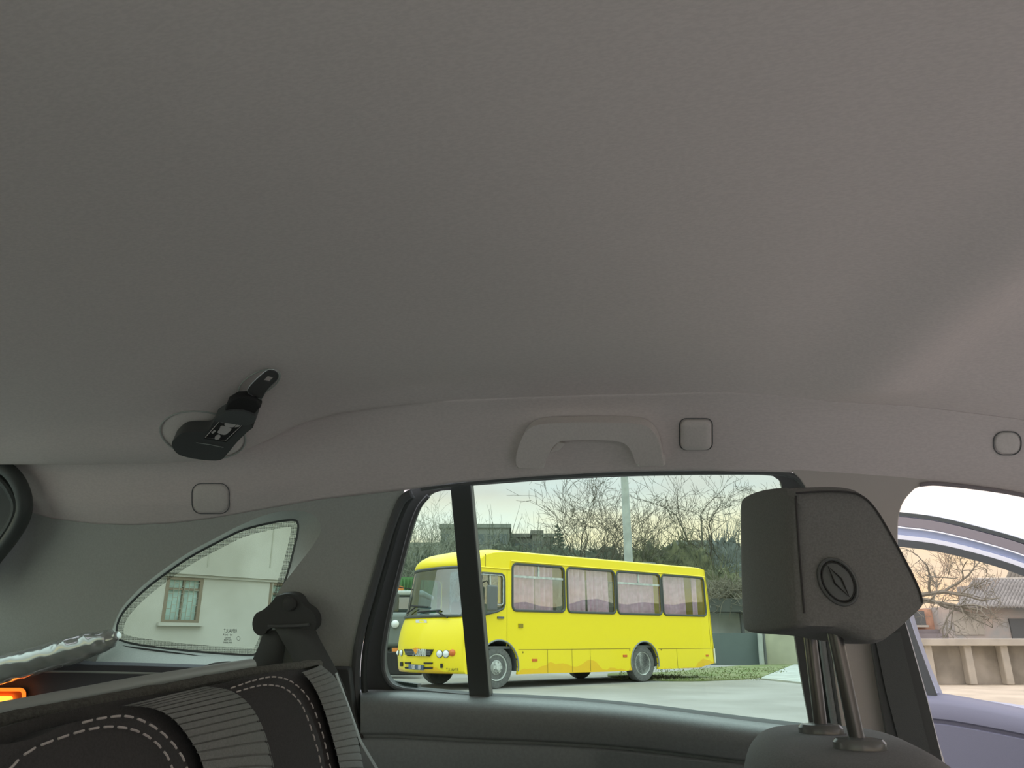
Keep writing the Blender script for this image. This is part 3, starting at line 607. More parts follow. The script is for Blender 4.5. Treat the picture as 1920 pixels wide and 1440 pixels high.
# ------------------------------------------------------------------ plastic-wrapped roll and amber lamp in the boot
m_film = bpy.data.materials.new('crinkled_clear_film'); m_film.use_nodes = True; t = m_film.node_tree; b = t.nodes['Principled BSDF']
b.inputs['Base Color'].default_value = (.66, .72, .70, 1); b.inputs['Metallic'].default_value = .45; b.inputs['Roughness'].default_value = .16; b.inputs['Specular IOR Level'].default_value = .9; b.inputs['Alpha'].default_value = .86; b.inputs['Coat Weight'].default_value = .8; b.inputs['Coat Roughness'].default_value = .05
P = [SP(x, y, .09) for x, y in c2([(-100, 1274), (0, 1256), (70, 1238), (140, 1217), (190, 1203), (212, 1196), (222, 1190)], 14)]
rad = [float(np.interp(i/len(P), [0, .5, .8, .88, .96, 1], [.030, .027, .018, .009, .009, .003])) for i in range(len(P))]
vs, fs = tube_geo(P, rad, 40)
out = []
for i, v in enumerate(vs):
    nn = noise.noise(Vector((v.x*22+v.z*30, v.y*25, v.z*40)))
    rd = abs(noise.noise(Vector((v.x*45, v.z*30, v.y*45))))
    c0 = P[min(i//40, len(P)-1)]; d = (v-c0)
    out.append(c0+d*(1+.10*nn-.13*rd))
mk('wrapped_roll', out, fs, m_film, label='shiny crinkled plastic wrapped roll poking out in the boot', cat='roll', angle=28)
vs, fs = tube_geo([SP(x, y, .09) for x, y in ((-100, 1276), (0, 1258), (90, 1234), (180, 1207))], .014, 16); 
lm = root('amber_lamp', SP(10, 1312, .08), 'glowing amber rectangular lamp at the left edge of the boot', 'lamp')
plate('housing', [SP(x, y, .062) for x, y in rrect(-60, 1290, 50, 1334, 10)], m_orange, NS*-.006, parent=lm, bevel=.003)
tube('lens_rim', [SP(x, y, .073) for x, y in rrect(-56, 1293, 45, 1328, 8)], .0035, emis('amber_glow_rim', (1.0, .22, .02), .7), lm, n=8, closed=True)
plate('lens', [SP(x, y, .070) for x, y in rrect(-50, 1305, 24, 1322, 4)], emis('amber_glow', (1.0, .38, .04), 1.3), NS*-.006, parent=lm, bevel=.002)

# ------------------------------------------------------------------ front seat with its headrest
m_sleeve = M('glossy_sleeve_plastic', (.16, .17, .165), .25, spec=.6)
fsr = root('front_seat', Vector((.14, 1.0, .2)), 'dark fabric driver seat with its large headrest raised on two steel posts', 'seat')
top_z = H-.108
vs = []; fs = []
NU, NV = 40, 24
def seat_pt(u, v):
    # superellipse plan; u angle, v height parameter
    return None
rows = []
for j in range(NV+1):
    tt = j/NV
    if tt < .5: zz = .30+(top_z-.075-.30)*tt*2; sc = 1.0
    else:
        a = (tt-.5)*2*math.pi/2; zz = top_z-.075+.075*math.sin(a); sc = max(math.cos(a), 0)
    r_ = []
    for k in range(NU):
        an = 2*math.pi*k/NU; ca, sa = math.cos(an), math.sin(an)
        ex, ey = .055+.055*sc**.7, .150+.080*sc**.6
        if tt >= .5: ex *= 1; 
        X_ = math.copysign(abs(ca)**.7, ca)*ex*(1 if sc > .02 else .02); Y_ = math.copysign(abs(sa)**.6, sa)*ey*(1 if sc > .02 else .02)
        r_.append(Vector((.135+X_-.25*0, 1.0+Y_, zz)))
    rows.append(r_+[r_[0]])
vs, fs = grid_geo(rows)
mk('backrest', vs, fs, m_hrest, fsr, angle=80)
tube('seam', [Vector((.135+math.copysign(abs(math.cos(a))**.7, math.cos(a))*.1085, 1.0+math.copysign(abs(math.sin(a))**.6, math.sin(a))*.227, top_z-.052)) for a in np.linspace(0, 2*math.pi, 60)[:-1]], .0012, m_black, fsr, n=5, closed=True)
far0, far1 = Vector((.128, 1.075, H+.03)), Vector((.124, 1.07, top_z-.005))
for (tx, ty), (bx, by), yy in (((1516, 1170), (1540, 1372), 1.07), ((1562, 1170), (1612, 1397), .93)):
    a, b_ = YP(tx, ty, yy), YP(bx, by, yy)
    tube('post', [a+(a-b_)*.2, b_-Vector((0, 0, .02))], .0080, m_post, fsr, n=16)
    pr_ = [(.001, .002), (.017, .002), (.017, .010), (.015, .0135), (.008, .015), (.001, .015)]
    vs, fs = lathe_geo((b_.x, b_.y, top_z-.004), (0, 0, 1), [(max(r, .0005), h) for r, h in pr_], 28)
    vs = [Vector((b_.x+(v.x-b_.x)*1.55, b_.y+(v.y-b_.y)*1.05, v.z)) for v in vs]
    mk('post_sleeve', vs, fs, m_sleeve, fsr)
# headrest: side profile near -> far
Yn, Yf = .885, 1.14
npf = [(1482, 926), (1494, 917), (1540, 913), (1590, 914), (1622, 924), (1648, 952), (1675, 998), (1704, 1052), (1728, 1100), (1737, 1128), (1733, 1142), (1712, 1162), (1682, 1188), (1664, 1201), (1642, 1206), (1612, 1196), (1580, 1182), (1535, 1179), (1500, 1177), (1488, 1158), (1484, 1050)]
near = [YP(x, y, Yn) for x, y in c2(npf, 4, True)]
cx_ = sum(near, Vector())/len(near)
rt_, rb_ = YP(1397, 952, Yf), YP(1422, 1180, Yf)          # far rear corners
n0t, n0b = YP(1482, 926, Yn), YP(1487, 1175, Yn)
far = []
for v in near:
    q = v.copy(); tz = (v.z-n0b.z)/(n0t.z-n0b.z)
    q.y = Yf; q.x = v.x-.045; q.z = max(v.z, n0b.z-.004)+.030*max(0, min(1, tz)); far.append(q)
rings = []
K = 14
for k in range(K+1):
    u = k/K; e = min(u, 1-u)*2; ins = 1-.13*(1-min(1, e/.22))**2.2 if u > .5 else 1-.05*(1-min(1, e/.16))**2.4
    cc = cx_+(sum(far, Vector())/len(far)-cx_)*u
    bul = .006*math.sin(math.pi*u)
    rings.append([cc+(a.lerp(b_, u)-cc)*(ins)+(a.lerp(b_, u)-cc).normalized()*bul for a, b_ in zip(near, far)])
    rings[-1] = [Vector((p.x, Yn+(Yf-Yn)*u, p.z)) for p in rings[-1]]
# flat, slightly domed end faces
def endcap(r0, y, s_):
    cc = sum(r0, Vector())/len(r0); out = []
    for f in (.8, .5, .2): out.append([Vector((cc.x+(p.x-cc.x)*f, y+s_*.006*(1-f), cc.z+(p.z-cc.z)*f)) for p in r0])
    return out
e0 = endcap(rings[0], Yn, -1); e1 = endcap(rings[-1], Yf, 1)
allr = e0[::-1]+rings+e1
vs, fs = grid_geo([r+[r[0]] for r in allr]); L = len(near)+1
fs.append(tuple(range(L-1))); fs.append(tuple((len(allr)-1)*L+k for k in range(L-1)))
hr = mk('headrest', vs, fs, m_hrest, fsr, angle=70)
HB = BVHTree.FromPolygons([Vector(v) for v in vs], fs)
def HH(px, py, off=.001):
    d = ray(px, py).normalized(); p, n_, i, ds = HB.ray_cast(CAM, d)
    if p is None: return None
    if n_.dot(d) > 0: n_ = -n_
    return p+n_*off
def hpath(pts, off=.001, n=5, closed=False): return [q for q in (HH(x, y, off) for x, y in c2(pts, n, closed)) if q is not None]
tube('piping', hpath([(1492, 925), (1540, 922), (1590, 923), (1618, 932), (1643, 958), (1670, 1003), (1699, 1056), (1722, 1104), (1729, 1130)]), .0011, m_seatd, hr, n=6)
tube('piping', hpath([(1492, 930), (1496, 1000), (1502, 1080), (1508, 1150)]), .0011, m_seatd, hr, n=6)
orr = math.radians(62)
ov = el(1571, 1091, 46, 31, math.radians(58), 36)
tube('button_ring', [HH(x, y, .001) for x, y in ov], .0034, m_char, hr, n=8, closed=True, flat=.6)
ovi = [HH(x, y, .0035) for x, y in el(1571, 1091, 38, 25, math.radians(58), 36)]
ovc = HH(1571, 1091, .006)
mk('button', ovi+[ovc], [(i, (i+1) % 36, 36) for i in range(36)], m_char, hr, label='oval plastic button')
tube('button_groove', [HH(x, y, .0040) for x, y in el(1571, 1091, 39, 26, math.radians(58), 36)], .0008, m_black, hr, n=5, closed=True)
dm = [HH(x, y, .0068) for x, y in ((1552, 1063), (1577, 1086), (1590, 1118), (1565, 1095))]
tube('emblem', dm, .0009, m_black, hr, n=5, closed=True, label='diamond outline emblem')
# ================================================================== OUTSIDE
# ------------------------------------------------------------------ the yellow bus
PHI = math.radians(38)
BU = RV*math.cos(PHI)+FH*math.sin(PHI); BV = -RV*math.sin(PHI)+FH*math.cos(PHI); B0 = ZP(935, 1292, 0)
BM = Matrix(((BU.x, BV.x, 0, B0.x), (BU.y, BV.y, 0, B0.y), (0, 0, 1, 0), (0, 0, 0, 1)))
bus = root('bus', (0, 0, 0), 'yellow passenger bus with pink curtains parked beyond the rear door window', 'bus', mat=BM)
def BL(x, y, z): return B0+BU*x+BV*y+Vector((0, 0, z))
WB = 2.42; YEL = m_bus
wins = [(.345, 1.80), (1.885, 3.38), (3.445, 4.97), (5.03, 6.66)]
def win_loop(x0, x1, z0=1.50, z1=2.45, r=.10, last=False):
    l = rrect(x0, z0, x1, z1, r, 4); return l
def arch(cx, r, z0, n=14): return [(cx+r*math.cos(a), .42+r*math.sin(a)) for a in np.linspace(math.pi+.33, -.33, n)]
so = [(-.81, .30)]+[(x, z) for x, z in arch(0, .50, .26)]+[(.9, .26), (3.6, .25)]+[(x, z) for x, z in arch(4.28, .47, .25)]+[(5.2, .27), (6.2, .27), (6.85, .37), (6.86, .75), (6.83, 1.5), (6.76, 2.4), (6.73, 2.66), (.35, 2.68), (.1, 2.665), (-.15, 2.64), (-.35, 2.58), (-.48, 2.48), (-.53, 2.40), (-.5, 2.36), (-.71, 1.38), (-.81, 1.15), (-.87, .8), (-.87, .6), (-.84, .36)]
dwin = [(-.52, 1.42), (-.40, 1.40), (-.05, 1.47), (.10, 1.53), (.14, 1.62), (.135, 2.12), (.11, 2.19), (.05, 2.22), (-.44, 2.22), (-.46, 2.10)]
def side(y, s):
    L3 = lambda l: [BL(x, y, z) for x, z in l]
    return plate('side_wall', L3(so), YEL, BV*(.05*s), holes=[L3(win_loop(a, b_, last=(i == 3))) for i, (a, b_) in enumerate(wins)]+[L3(dwin)], parent=bus, smooth=True, bevel=.008, seg=1)
side(0, 1); side(WB, -1)
# front shell with windscreen opening
rowsz = [(-.06, .30), (-.09, .36), (-.12, .6), (-.12, .8), (-.10, 1.0), (-.06, 1.15), (-.01, 1.28), (.04, 1.38), (.10, 1.55), (.145, 1.8), (.19, 2.05), (.245, 2.34), (.23, 2.38), (.22, 2.42), (.26, 2.50), (.36, 2.59), (.52, 2.67), (.75, 2.72), (1.1, 2.76)]
NSs = 40
def shell(s, dx, z, off=0):
    a = abs(s); x = -1.2+.45*a**2.6+dx; zz = z-.08*a**6*min(1, max(0, (z-2.4)/.36)); return BL(x-off, WB/2*(1+s)-0, zz)
grid = [[shell(-1+2*k/NSs, dx, z) for k in range(NSs+1)] for dx, z in rowsz]
vs, fs = grid_geo(grid)
ws0, ws1 = 7, 11; keep = []; glassf = []
for i in range(len(rowsz)-1):
    for k in range(NSs):
        f = fs[i*NSs+k]
        (glassf if (ws0 <= i < ws1 and 2 <= k < NSs-2) else keep).append(f)
fsh = mk('front_shell', vs, keep, YEL, bus, angle=50); so_ = fsh.modifiers.new('t', 'SOLIDIFY'); so_.thickness = .03
used = sorted({i for f in glassf for i in f}); mp_ = {u: j for j, u in enumerate(used)}
wg = mk('windscreen', [vs[u]-BU*.012 for u in used], [tuple(mp_[i] for i in f) for f in glassf], m_shield, bus, angle=80)
FB = BVHTree.FromPolygons([Vector(v) for v in vs], fs)
def FHh(px, py, off=.01):
    d = ray(px, py).normalized(); p, n_, i, ds = FB.ray_cast(CAM, d)
    if p is None: return None
    if n_.dot(d) > 0: n_ = -n_
    return p+n_*off
# rubber round the windscreen
def shl(s, i, off=.02): dx, z = rowsz[i]; return shell(s, dx, z, off)
e_ = 1-4/NSs
loop = [shl(-e_+2*e_*k/20, ws0) for k in range(21)]+[shl(e_, i) for i in range(ws0+1, ws1+1)]+[shl(e_-2*e_*k/20, ws1) for k in range(1, 21)]+[shl(-e_, i) for i in range(ws1-1, ws0, -1)]
tube('windscreen_seal', loop, .03, m_rubber, bus, n=6, closed=True)
# roof
rg = []
for x in (-.12, .35, 2, 4, 6, 6.6, 6.73):
    rg.append([BL(x+(.45*abs(-1+k/10)**2.6 if x < 0 else 0), WB/2*(k/10), 2.76-.08*abs(-1+k/10)**6-(.03 if x > 6.7 else 0)) for k in range(21)])
vs, fs = grid_geo(rg); o = mk('roof', vs, fs, YEL, bus, angle=60); o.modifiers.new('t', 'SOLIDIFY').thickness = .03
plate('rear_wall', [BL(6.85, 0, .37), BL(6.85, WB, .37), BL(6.83, WB, 1.5), BL(6.73, WB, 2.66), BL(6.73, WB/2, 2.74), BL(6.73, 0, 2.66), BL(6.83, 0, 1.5)], YEL, BU*-.04, parent=bus)
mk('chassis', *box_geo((-.6, .35, .33), (6.3, WB-.35, .62), lambda v: BL(v.x, v.y, v.z)), m_black, bus, smooth=False)
mk('cabin_floor', *box_geo((-.7, .06, .75), (6.75, WB-.06, .80), lambda v: BL(v.x, v.y, v.z)), m_char, bus, smooth=False)
# windows: rubber, panes, rails, curtains
for i, (a, b_) in enumerate(wins):
    l = win_loop(a, b_)
    fr = tube('window_frame', [BL(x, -.004, z) for x, z in l], .026, m_rubber, bus, n=6, closed=True)
    plate('pane', [BL(x, .018, z) for x, z in l], m_busglass, BV*.006, parent=fr, smooth=False)
    if i in (0, 2):
        mk('transom', *box_geo((a+.03, .0, 2.17), (b_-.03, .03, 2.215), lambda v: BL(v.x, v.y, v.z)), m_rim, fr, smooth=False)
        mk('transom', *box_geo(((a+b_)/2-.02, .0, 2.2), ((a+b_)/2+.02, .03, 2.43), lambda v: BL(v.x, v.y, v.z)), m_rim, fr, smooth=False)
    spans = {0: [(a, a+.66), (a+.72, a+1.18)], 1: [(a, a+.66), (a+.69, b_-.13)], 2: [(a, b_-.12)], 3: [(a, a+.92), (b_-.42, b_-.18)]}[i]
    for (u0, u1) in spans:
        rg = []
        for j in range(9):
            z = 1.42+1.1*j/8; rr_ = []
            n_ = int((u1-u0)*60)
            for k in range(n_+1):
                x = u0+(u1-u0)*k/n_; fl = 1-.35*(1-j/8)*(i == 3 and k/n_*.25)
                rr_.append(BL(x*1, 0.10+.038*math.sin(x*43+math.sin(x*9+i))+.012*math.sin(x*97+j*.2), z))
            rg.append(rr_)
        vs, fs = grid_geo(rg); mk('curtain', vs, fs, m_curt, bus, angle=80)
tube('drip_rail', [BL(x, -.012, z) for x, z in ((-.5, 2.335), (.28, 2.325), (.30, 2.50), (6.7, 2.485))], .012, m_bus, bus, n=5)
df_ = tube('door_window_frame', [BL(x, -.004, z) for x, z in dwin], .024, m_rubber, bus, n=6, closed=True)
plate('pane', [BL(x, .018, z) for x, z in dwin], m_busglass, BV*.006, parent=df_, smooth=False)
tube('window_bead', [BL(x, -.012, z) for x, z in ((-.46, 2.19), (.06, 2.19), (.10, 2.14), (.10, 1.64), (.06, 1.60), (-.22, 1.60), (-.24, 2.18))], .014, m_rim, df_, n=6)
# panel joints and small fittings
def bx(nm, x0, x1, z0, z1, mat, y0=-.012, y1=.02, par=None, **kw): return mk(nm, *box_geo((x0, y0, z0), (x1, y1, z1), lambda v: BL(v.x, v.y, v.z)), mat, par or bus, smooth=False, **kw)
m_joint = M('panel_joint', (.30, .24, .02), .8)
bx('panel_joint', .50, 3.80, .725, .737, m_joint, -.003); bx('panel_joint', 4.76, 6.84, .715, .727, m_joint, -.003)
for x in (1.28, 1.98, 2.52, 5.42): bx('panel_joint', x, x+.010, .27, .73, m_joint, -.003)
bx('panel_joint', .20, .208, .80, 2.30, m_joint, -.003); bx('panel_joint', -.36, -.35, 2.33, 2.60, m_joint, -.003); bx('panel_joint', 6.74, 6.75, .75, 2.45, m_joint, -.003)
bx('side_marker', .86, 1.0, .50, .55, m_orange); bx('side_marker', 3.55, 3.68, .55, .60, m_orange); bx('side_marker', 6.52, 6.62, .53, .57, m_orange)
bx('door_handle', -.05, .11, 1.33, 1.37, m_char, -.03); bx('filler_flap', .50, .62, 1.16, 1.24, m_joint, -.02)
for x, z in ((.62, .68), (3.78, .70), (4.86, .70)): lathe('rivet', BL(x, -.002, z), -BV, [(.02, 0), (.014, .008)], m_joint, bus, n=8)
mk('rear_bumper', *box_geo((6.80, .0, .36), (6.92, WB, .72), lambda v: BL(v.x, v.y, v.z)), M('off_white_plastic', (.72, .70, .55), .5), bus, bevel=.02)
mk('roof_vent', *box_geo((6.2, 1.5, 2.74), (6.6, 1.9, 2.95), lambda v: BL(v.x, v.y, v.z)), m_char, bus, bevel=.03)
# wheel arches, wheels
for cx, ra_ in ((0, .50), (4.28, .47)):
    A = [BL(cx+ra_*math.cos(a), 0.0, .42+ra_*math.sin(a)) for a in np.linspace(-.2, math.pi+.2, 20)]
    vs, fs = grid_geo([A, [p+BV*.5 for p in A]]); ar = mk('wheel_arch', vs, fs, m_char, bus)
    vs, fs = plate_geo([p+BV*.5 for p in A], [], BV*.02); mk('arch_liner', vs, fs, m_black, ar)
    tube('arch_lip', [p-BV*.01 for p in A], .016, m_doorp, ar, n=6)
def wheel(cx, yo, s, kind):
    c_ = BL(cx, yo, .40); ax = -BV*s
    rt_ = lathe('wheel', c_, ax, [(.20, -.24), (.37, -.24), (.40, -.20), (.40, -.05), (.385, -.01), (.35, .0), (.27, .0), (.262, -.02)], m_tyre, bus, n=40)
    if kind == 'front':
        pr_ = [(.265, -.025), (.255, .0), (.235, -.01), (.225, -.035), (.15, -.03), (.12, .0), (.11, .03), (.07, .035), (.06, .065), (.02, .07)]
    else:
        pr_ = [(.265, -.02), (.25, .0), (.235, -.015), (.215, -.12), (.15, -.14), (.10, -.13), (.075, -.10), (.07, -.04), (.03, -.03)]
    lathe('rim', c_, ax, pr_, m_rim, rt_, n=40)
    for k in range(6):
        a = k*math.pi/3; q = c_+(BU*math.cos(a)+Vector((0, 0, math.sin(a))))*(.185 if kind == 'front' else .185)
        lathe('rim_hole', q+ax*(-.028 if kind == 'front' else -.128), ax, [(.026, -.005), (.026, .004)], m_black, rt_, n=10)
        q = c_+(BU*math.cos(a+.5)+Vector((0, 0, math.sin(a+.5))))*.09
        lathe('wheel_nut', q+ax*(.02 if kind == 'front' else -.13), ax, [(.013, 0), (.013, .02)], m_char, rt_, n=6)
wheel(0, .06, 1, 'front'); wheel(4.28, .06, 1, 'rear'); wheel(0, WB-.06, -1, 'front'); wheel(4.28, WB-.06, -1, 'rear')
# front face fittings: lamps, grille, plate, wipers
def on_front(pts, off=.012): return [q for q in (FHh(x, y, off) for x, y in pts) if q is not None]
def fplate(nm, pts, mat, off=.006, th=.02, par=None, **kw):
    a = on_front(pts, off); b_ = on_front(pts, off+th)
    if len(a) != len(pts) or len(b_) != len(pts): return None
    n_ = len(a); vs = a+b_; fs = [(i, (i+1) % n_, n_+(i+1) % n_, n_+i) for i in range(n_)]+[tuple(range(n_, 2*n_)), tuple(range(n_))[::-1]]
    return mk(nm, vs, fs, mat, par or bus, smooth=False, **kw)
gr = fplate('grille', [(759, 1217), (786, 1217), (813.5, 1217.5), (810, 1226), (806, 1231), (785, 1230), (766, 1230), (762, 1225)], m_black)
for y in (1219.5, 1222, 1224.5, 1227): tube('grille_slat', on_front([(762, y), (786, y), (809, y)], .032), .008, m_char, gr, n=5)
fwdF = -BU; rightF = BV*-1
gc = FHh(787, 1224, .05)
text('grille_lettering', 'BOGDAN', gc, -BV*1.0-BU*.12, ZV, .19, m_rim, bus, .01, fit=.72)
fplate('badge', [(778, 1216), (783, 1214), (788, 1216), (786, 1222), (783, 1226), (780, 1222)], M('orange_badge', (.8, .35, .03), .5), .03, .02)
for x, y, r_, mt in ((824.5, 1226, 5.2, m_lens), (836.5, 1226, 5.2, m_lens), (848, 1224, 4.6, m_orange), (753.5, 1224, 4.4, m_lens), (747.5, 1224, 3.6, m_lens)):
    a = FHh(x, y, .0); a2 = FHh(x+1, y, .0); a3 = FHh(x, y+1, .0)
    if a is None or a2 is None or a3 is None: continue
    n_ = (a2-a).cross(a3-a).normalized()
    if n_.dot(ray(x, y)) > 0: n_ = -n_
    R_ = r_*(a-CAM).length/1500*1.05
    hl = lathe('headlamp' if mt is m_lens else 'turn_signal', a, n_, [(R_*1.15, -.02), (R_*1.15, .02), (R_*.95, .03), (R_*.6, .045), (.01, .05)], mt, bus, n=18)
    lathe('lamp_rim', a, n_, [(R_*1.3, -.02), (R_*1.3, .015), (R_*1.1, .022)], m_char if mt is m_lens else m_orange, hl, n=18)
for x, y in ((754, 1245), (828.5, 1248)): fplate('tow_cover', [(x-2, y-4), (x+2, y-4), (x+2, y+4), (x-2, y+4)], m_black)
for y in (1243, 1252): 
    fplate('bumper_slot', [(760.5, y-1.6), (771, y-1.5), (771, y+1.5), (761.5, y+1.5)], m_black); fplate('bumper_slot', [(796, y-1.3), (812, y-1), (811.5, y+1.8), (796, y+1.8)], m_black)
fplate('number_plate', [(769, 1245), (796, 1246.5), (796, 1256), (769, 1254.5)], M('blue_plate', (.10, .15, .24), .5), .02, .02)
text('plate_lettering', '700', FHh(778, 1250.3, .05), -BV-BU*.12, ZV, .115, m_cream, bus, .004, fit=.18)
text('plate_lettering', '18', FHh(789.5, 1251, .05), -BV-BU*.12, ZV, .115, m_cream, bus, .004, fit=.11)
fplate('white_sticker', [(780, 1162), (800, 1162), (801, 1168), (780, 1168)], m_cream, .004, .004)
fplate('bonnet_joint', [(748, 1170), (780, 1171.5), (820, 1170.8), (866, 1168), (866, 1169), (820, 1171.8), (780, 1172.5), (748, 1171)], m_joint, .002, .004)
fplate('bumper_joint', [(742, 1236), (770, 1239), (800, 1238), (800, 1239), (770, 1240), (742, 1237)], m_joint, .002, .004)
for p0, p1, q0, q1 in (((755, 1162), (783, 1142), (776, 1137), (806, 1140)), ((842, 1161), (822, 1149), (787, 1150), (828, 1146))):
    tube('wiper', on_front([p0, ((p0[0]+p1[0])/2, (p0[1]+p1[1])/2), p1], .07), .014, m_black, bus, n=6)
    tube('wiper_blade', on_front([q0, ((q0[0]+q1[0])/2, (q0[1]+q1[1])/2-.5), q1], .05), .018, m_black, bus, n=6)
# mirrors: near one seen through the door window, far one beside the windscreen
def mirror(c, w, h):
    mk('mirror', *box_geo((c[0]-w/2, c[1]-.05, c[2]-h/2), (c[0]+w/2, c[1]+.05, c[2]+h/2), lambda v: BL(v.x, v.y, v.z)), m_char, bus, bevel=.04)
mirror((-.33, -.20, 1.72), .24, .50); mirror((-.95, WB+.18, 1.72), .16, .40)
tube('mirror_arm', [BL(-.5, 0, 2.0), BL(-.45, -.18, 2.05), BL(-.36, -.2, 1.9)], .014, m_black, bus, n=6)
tube('mirror_arm', [BL(-.6, WB, 2.0), BL(-.9, WB+.16, 2.05), BL(-.95, WB+.18, 1.9)], .014, m_black, bus, n=6)
for k, x in enumerate((.2, 1.5, 2.6, 3.7, 4.9)):
    mk('passenger_seat', *box_geo((x, 1.3, .8), (x+.12, 2.1, 1.75), lambda v: BL(v.x, v.y, v.z)), m_seatr, bus, bevel=.04)
mk('driver_seat', *box_geo((-.25, .35, .8), (-.1, .85, 1.9), lambda v: BL(v.x, v.y, v.z)), m_seatr, bus, bevel=.04)
mk('dashboard', *box_geo((-.95, .35, .8), (-.6, 1.95, 1.34), lambda v: BL(v.x, v.y, v.z)), m_char, bus, bevel=.05)

# ------------------------------------------------------------------ plaster building with grilled windows (left)
WD = Vector((math.sin(math.radians(27.7)), math.cos(math.radians(27.7)), 0)); WN = Vector((WD.y, -WD.x, 0))
WP0 = FP(300, 1168, 20); WP0.z = 0
def WP(px, py, off=0.0): return plane_hit(px, py, WP0+WN*off, WN)
def wl(px, py): q = WP(px, py)-WP0; return q.dot(WD), q.z
def WL(s, z, off=0.0): return WP0+WD*s+WN*off+Vector((0, 0, z))
m_plas = M('pale_plaster', (.47, .48, .425), .95, scale=.5, col2=(.38, .385, .33), detail=9, bump=.4, bscale=20)
s0, z0 = wl(301, 1167); s1, z1 = wl(383, 1085)
s1b = wl(372, 1167)[0]
bd = root('building', WL(0, 0), 'pale plastered building with a grilled window seen through the quarter window', 'building')
sA, sB = wl(60, 1150)[0], wl(668, 1150)[0]
win_a = (s0, s1b, z0, z1); w2 = (wl(503, 1130)[0], wl(503, 1130)[0]+1.1, z0, z1)
plate('wall', [WL(sA, 0), WL(sB, 0), WL(sB, 7.5), WL(sA, 7.5)], m_plas, WN*-.3, holes=[[WL(a, c_), WL(b_, c_), WL(b_, d_), WL(a, d_)] for a, b_, c_, d_ in (win_a, w2)], parent=bd, smooth=False)
lz = wl(430, 1068)[1]; lz2 = wl(430, 1082)[1]
mk('cornice', *box_geo((sA, -.0, lz2), (sB, .10, lz), lambda v: WL(v.x, v.z, v.y)), m_plas, bd, smooth=False)
mk('cornice', *box_geo((sA, -.0, lz2-.07), (sB, .05, lz2), lambda v: WL(v.x, v.z, v.y)), m_plas, bd, smooth=False)
m_frame = M('brown_window_frame', (.20, .17, .12), .8); m_wg = M('window_grille_metal', (.28, .30, .24), .7); m_pane = M('net_curtained_pane', (.42, .58, .54), .25, var=.1, scale=2)
for a, b_, c_, d_ in (win_a, w2):
    fr = plate('window', [WL(a, c_, .01), WL(b_, c_, .01), WL(b_, d_, .01), WL(a, d_, .01)], m_frame, WN*-.12, holes=[[WL(a+.09, c_+.07, .01), WL(b_-.09, c_+.07, .01), WL(b_-.09, d_-.07, .01), WL(a+.09, d_-.07, .01)]], parent=bd, smooth=False)
    mid = (a+b_)/2; tz = c_+(d_-c_)*.74
    for k, (x0, x1, y0, y1) in enumerate(((a+.09, mid-.03, c_+.07, tz-.03), (mid+.03, b_-.09, c_+.07, tz-.03), (a+.09, mid-.03, tz+.03, d_-.07), (mid+.03, b_-.09, tz+.03, d_-.07))):
        plate('pane', [WL(x0, y0, -.09), WL(x1, y0, -.09), WL(x1, y1, -.09), WL(x0, y1, -.09)], m_pane, WN*-.01, parent=fr, smooth=False)
    mk('mullion', *merge([box_geo((mid-.03, -.10, c_+.06), (mid+.03, -.03, d_-.06), lambda v: WL(v.x, v.z, v.y)), box_geo((a+.08, -.10, tz-.03), (b_-.08, -.03, tz+.03), lambda v: WL(v.x, v.z, v.y))]), m_frame, fr, smooth=False)
    G_ = []
    nx = 6; dx = (b_-a-.18)/nx
    for k in range(1, nx): G_.append(box_geo((a+.09+k*dx-.008, -.03, c_+.07), (a+.09+k*dx+.008, -.014, d_-.07), lambda v: WL(v.x, v.z, v.y)))
    for k in range(nx):
        nzz = 5
        for j in range(nzz):
            z_ = c_+.12+(d_-c_-.2)*(j+(.5 if k % 2 else 0))/nzz+.04
            G_.append(box_geo((a+.09+k*dx, -.03, z_-.008), (a+.09+(k+1)*dx, -.014, z_+.008), lambda v: WL(v.x, v.z, v.y)))
    mk('grille', *merge(G_), m_wg, fr, smooth=False, kind='stuff')
    mk('sill', *box_geo((a-.1, 0, c_-.08), (b_+.1, .12, c_), lambda v: WL(v.x, v.z, v.y)), m_plas, fr, smooth=False)
m_jt = M('plaster_joint', (.36, .37, .31), .95)
for px_, y0_, y1_ in ((510, 985, 1065), (505, 1083, 1240), (393, 1000, 1066)):
    sj = wl(px_, (y0_+y1_)/2)[0]; za, zb = wl(px_, y1_)[1], wl(px_, y0_)[1]
    mk('panel_joint', *box_geo((sj-.015, 0, max(za, 0)), (sj+.015, .012, zb), lambda v: WL(v.x, v.z, v.y)), m_jt, bd, smooth=False)
tube('drain_pipe', [WL(sB-.3, 0, .1), WL(sB-.3, 7, .1)], .06, m_char, bd, n=8)

# ------------------------------------------------------------------ street pole
pb = FP(1181, 1100, 27); pb.z = 0; pt = FP(1170, 893, 27)
pt2 = pt+(pt-Vector((pb.x, pb.y, FP(1181, 1100, 27).z)))*.7
pole = root('street_pole', pb, 'grey concrete street pole rising behind the middle of the bus', 'pole')
top_ = Vector((pb.x, pb.y, 9.5))
m_pole = M('pole_concrete', (.40, .44, .42), .9, var=.1, scale=3)
tube('shaft', [pb, top_], [.17, .12], m_pole, pole, n=12)
tube('base_collar', [pb, pb+Vector((0, 0, .35))], .23, m_pole, pole, n=12)
tube('lamp_arm', [top_-Vector((0, 0, .3)), top_+Vector((.4, -.3, .5)), top_+Vector((1.4, -1.0, .7))], .04, m_pole, pole, n=8)

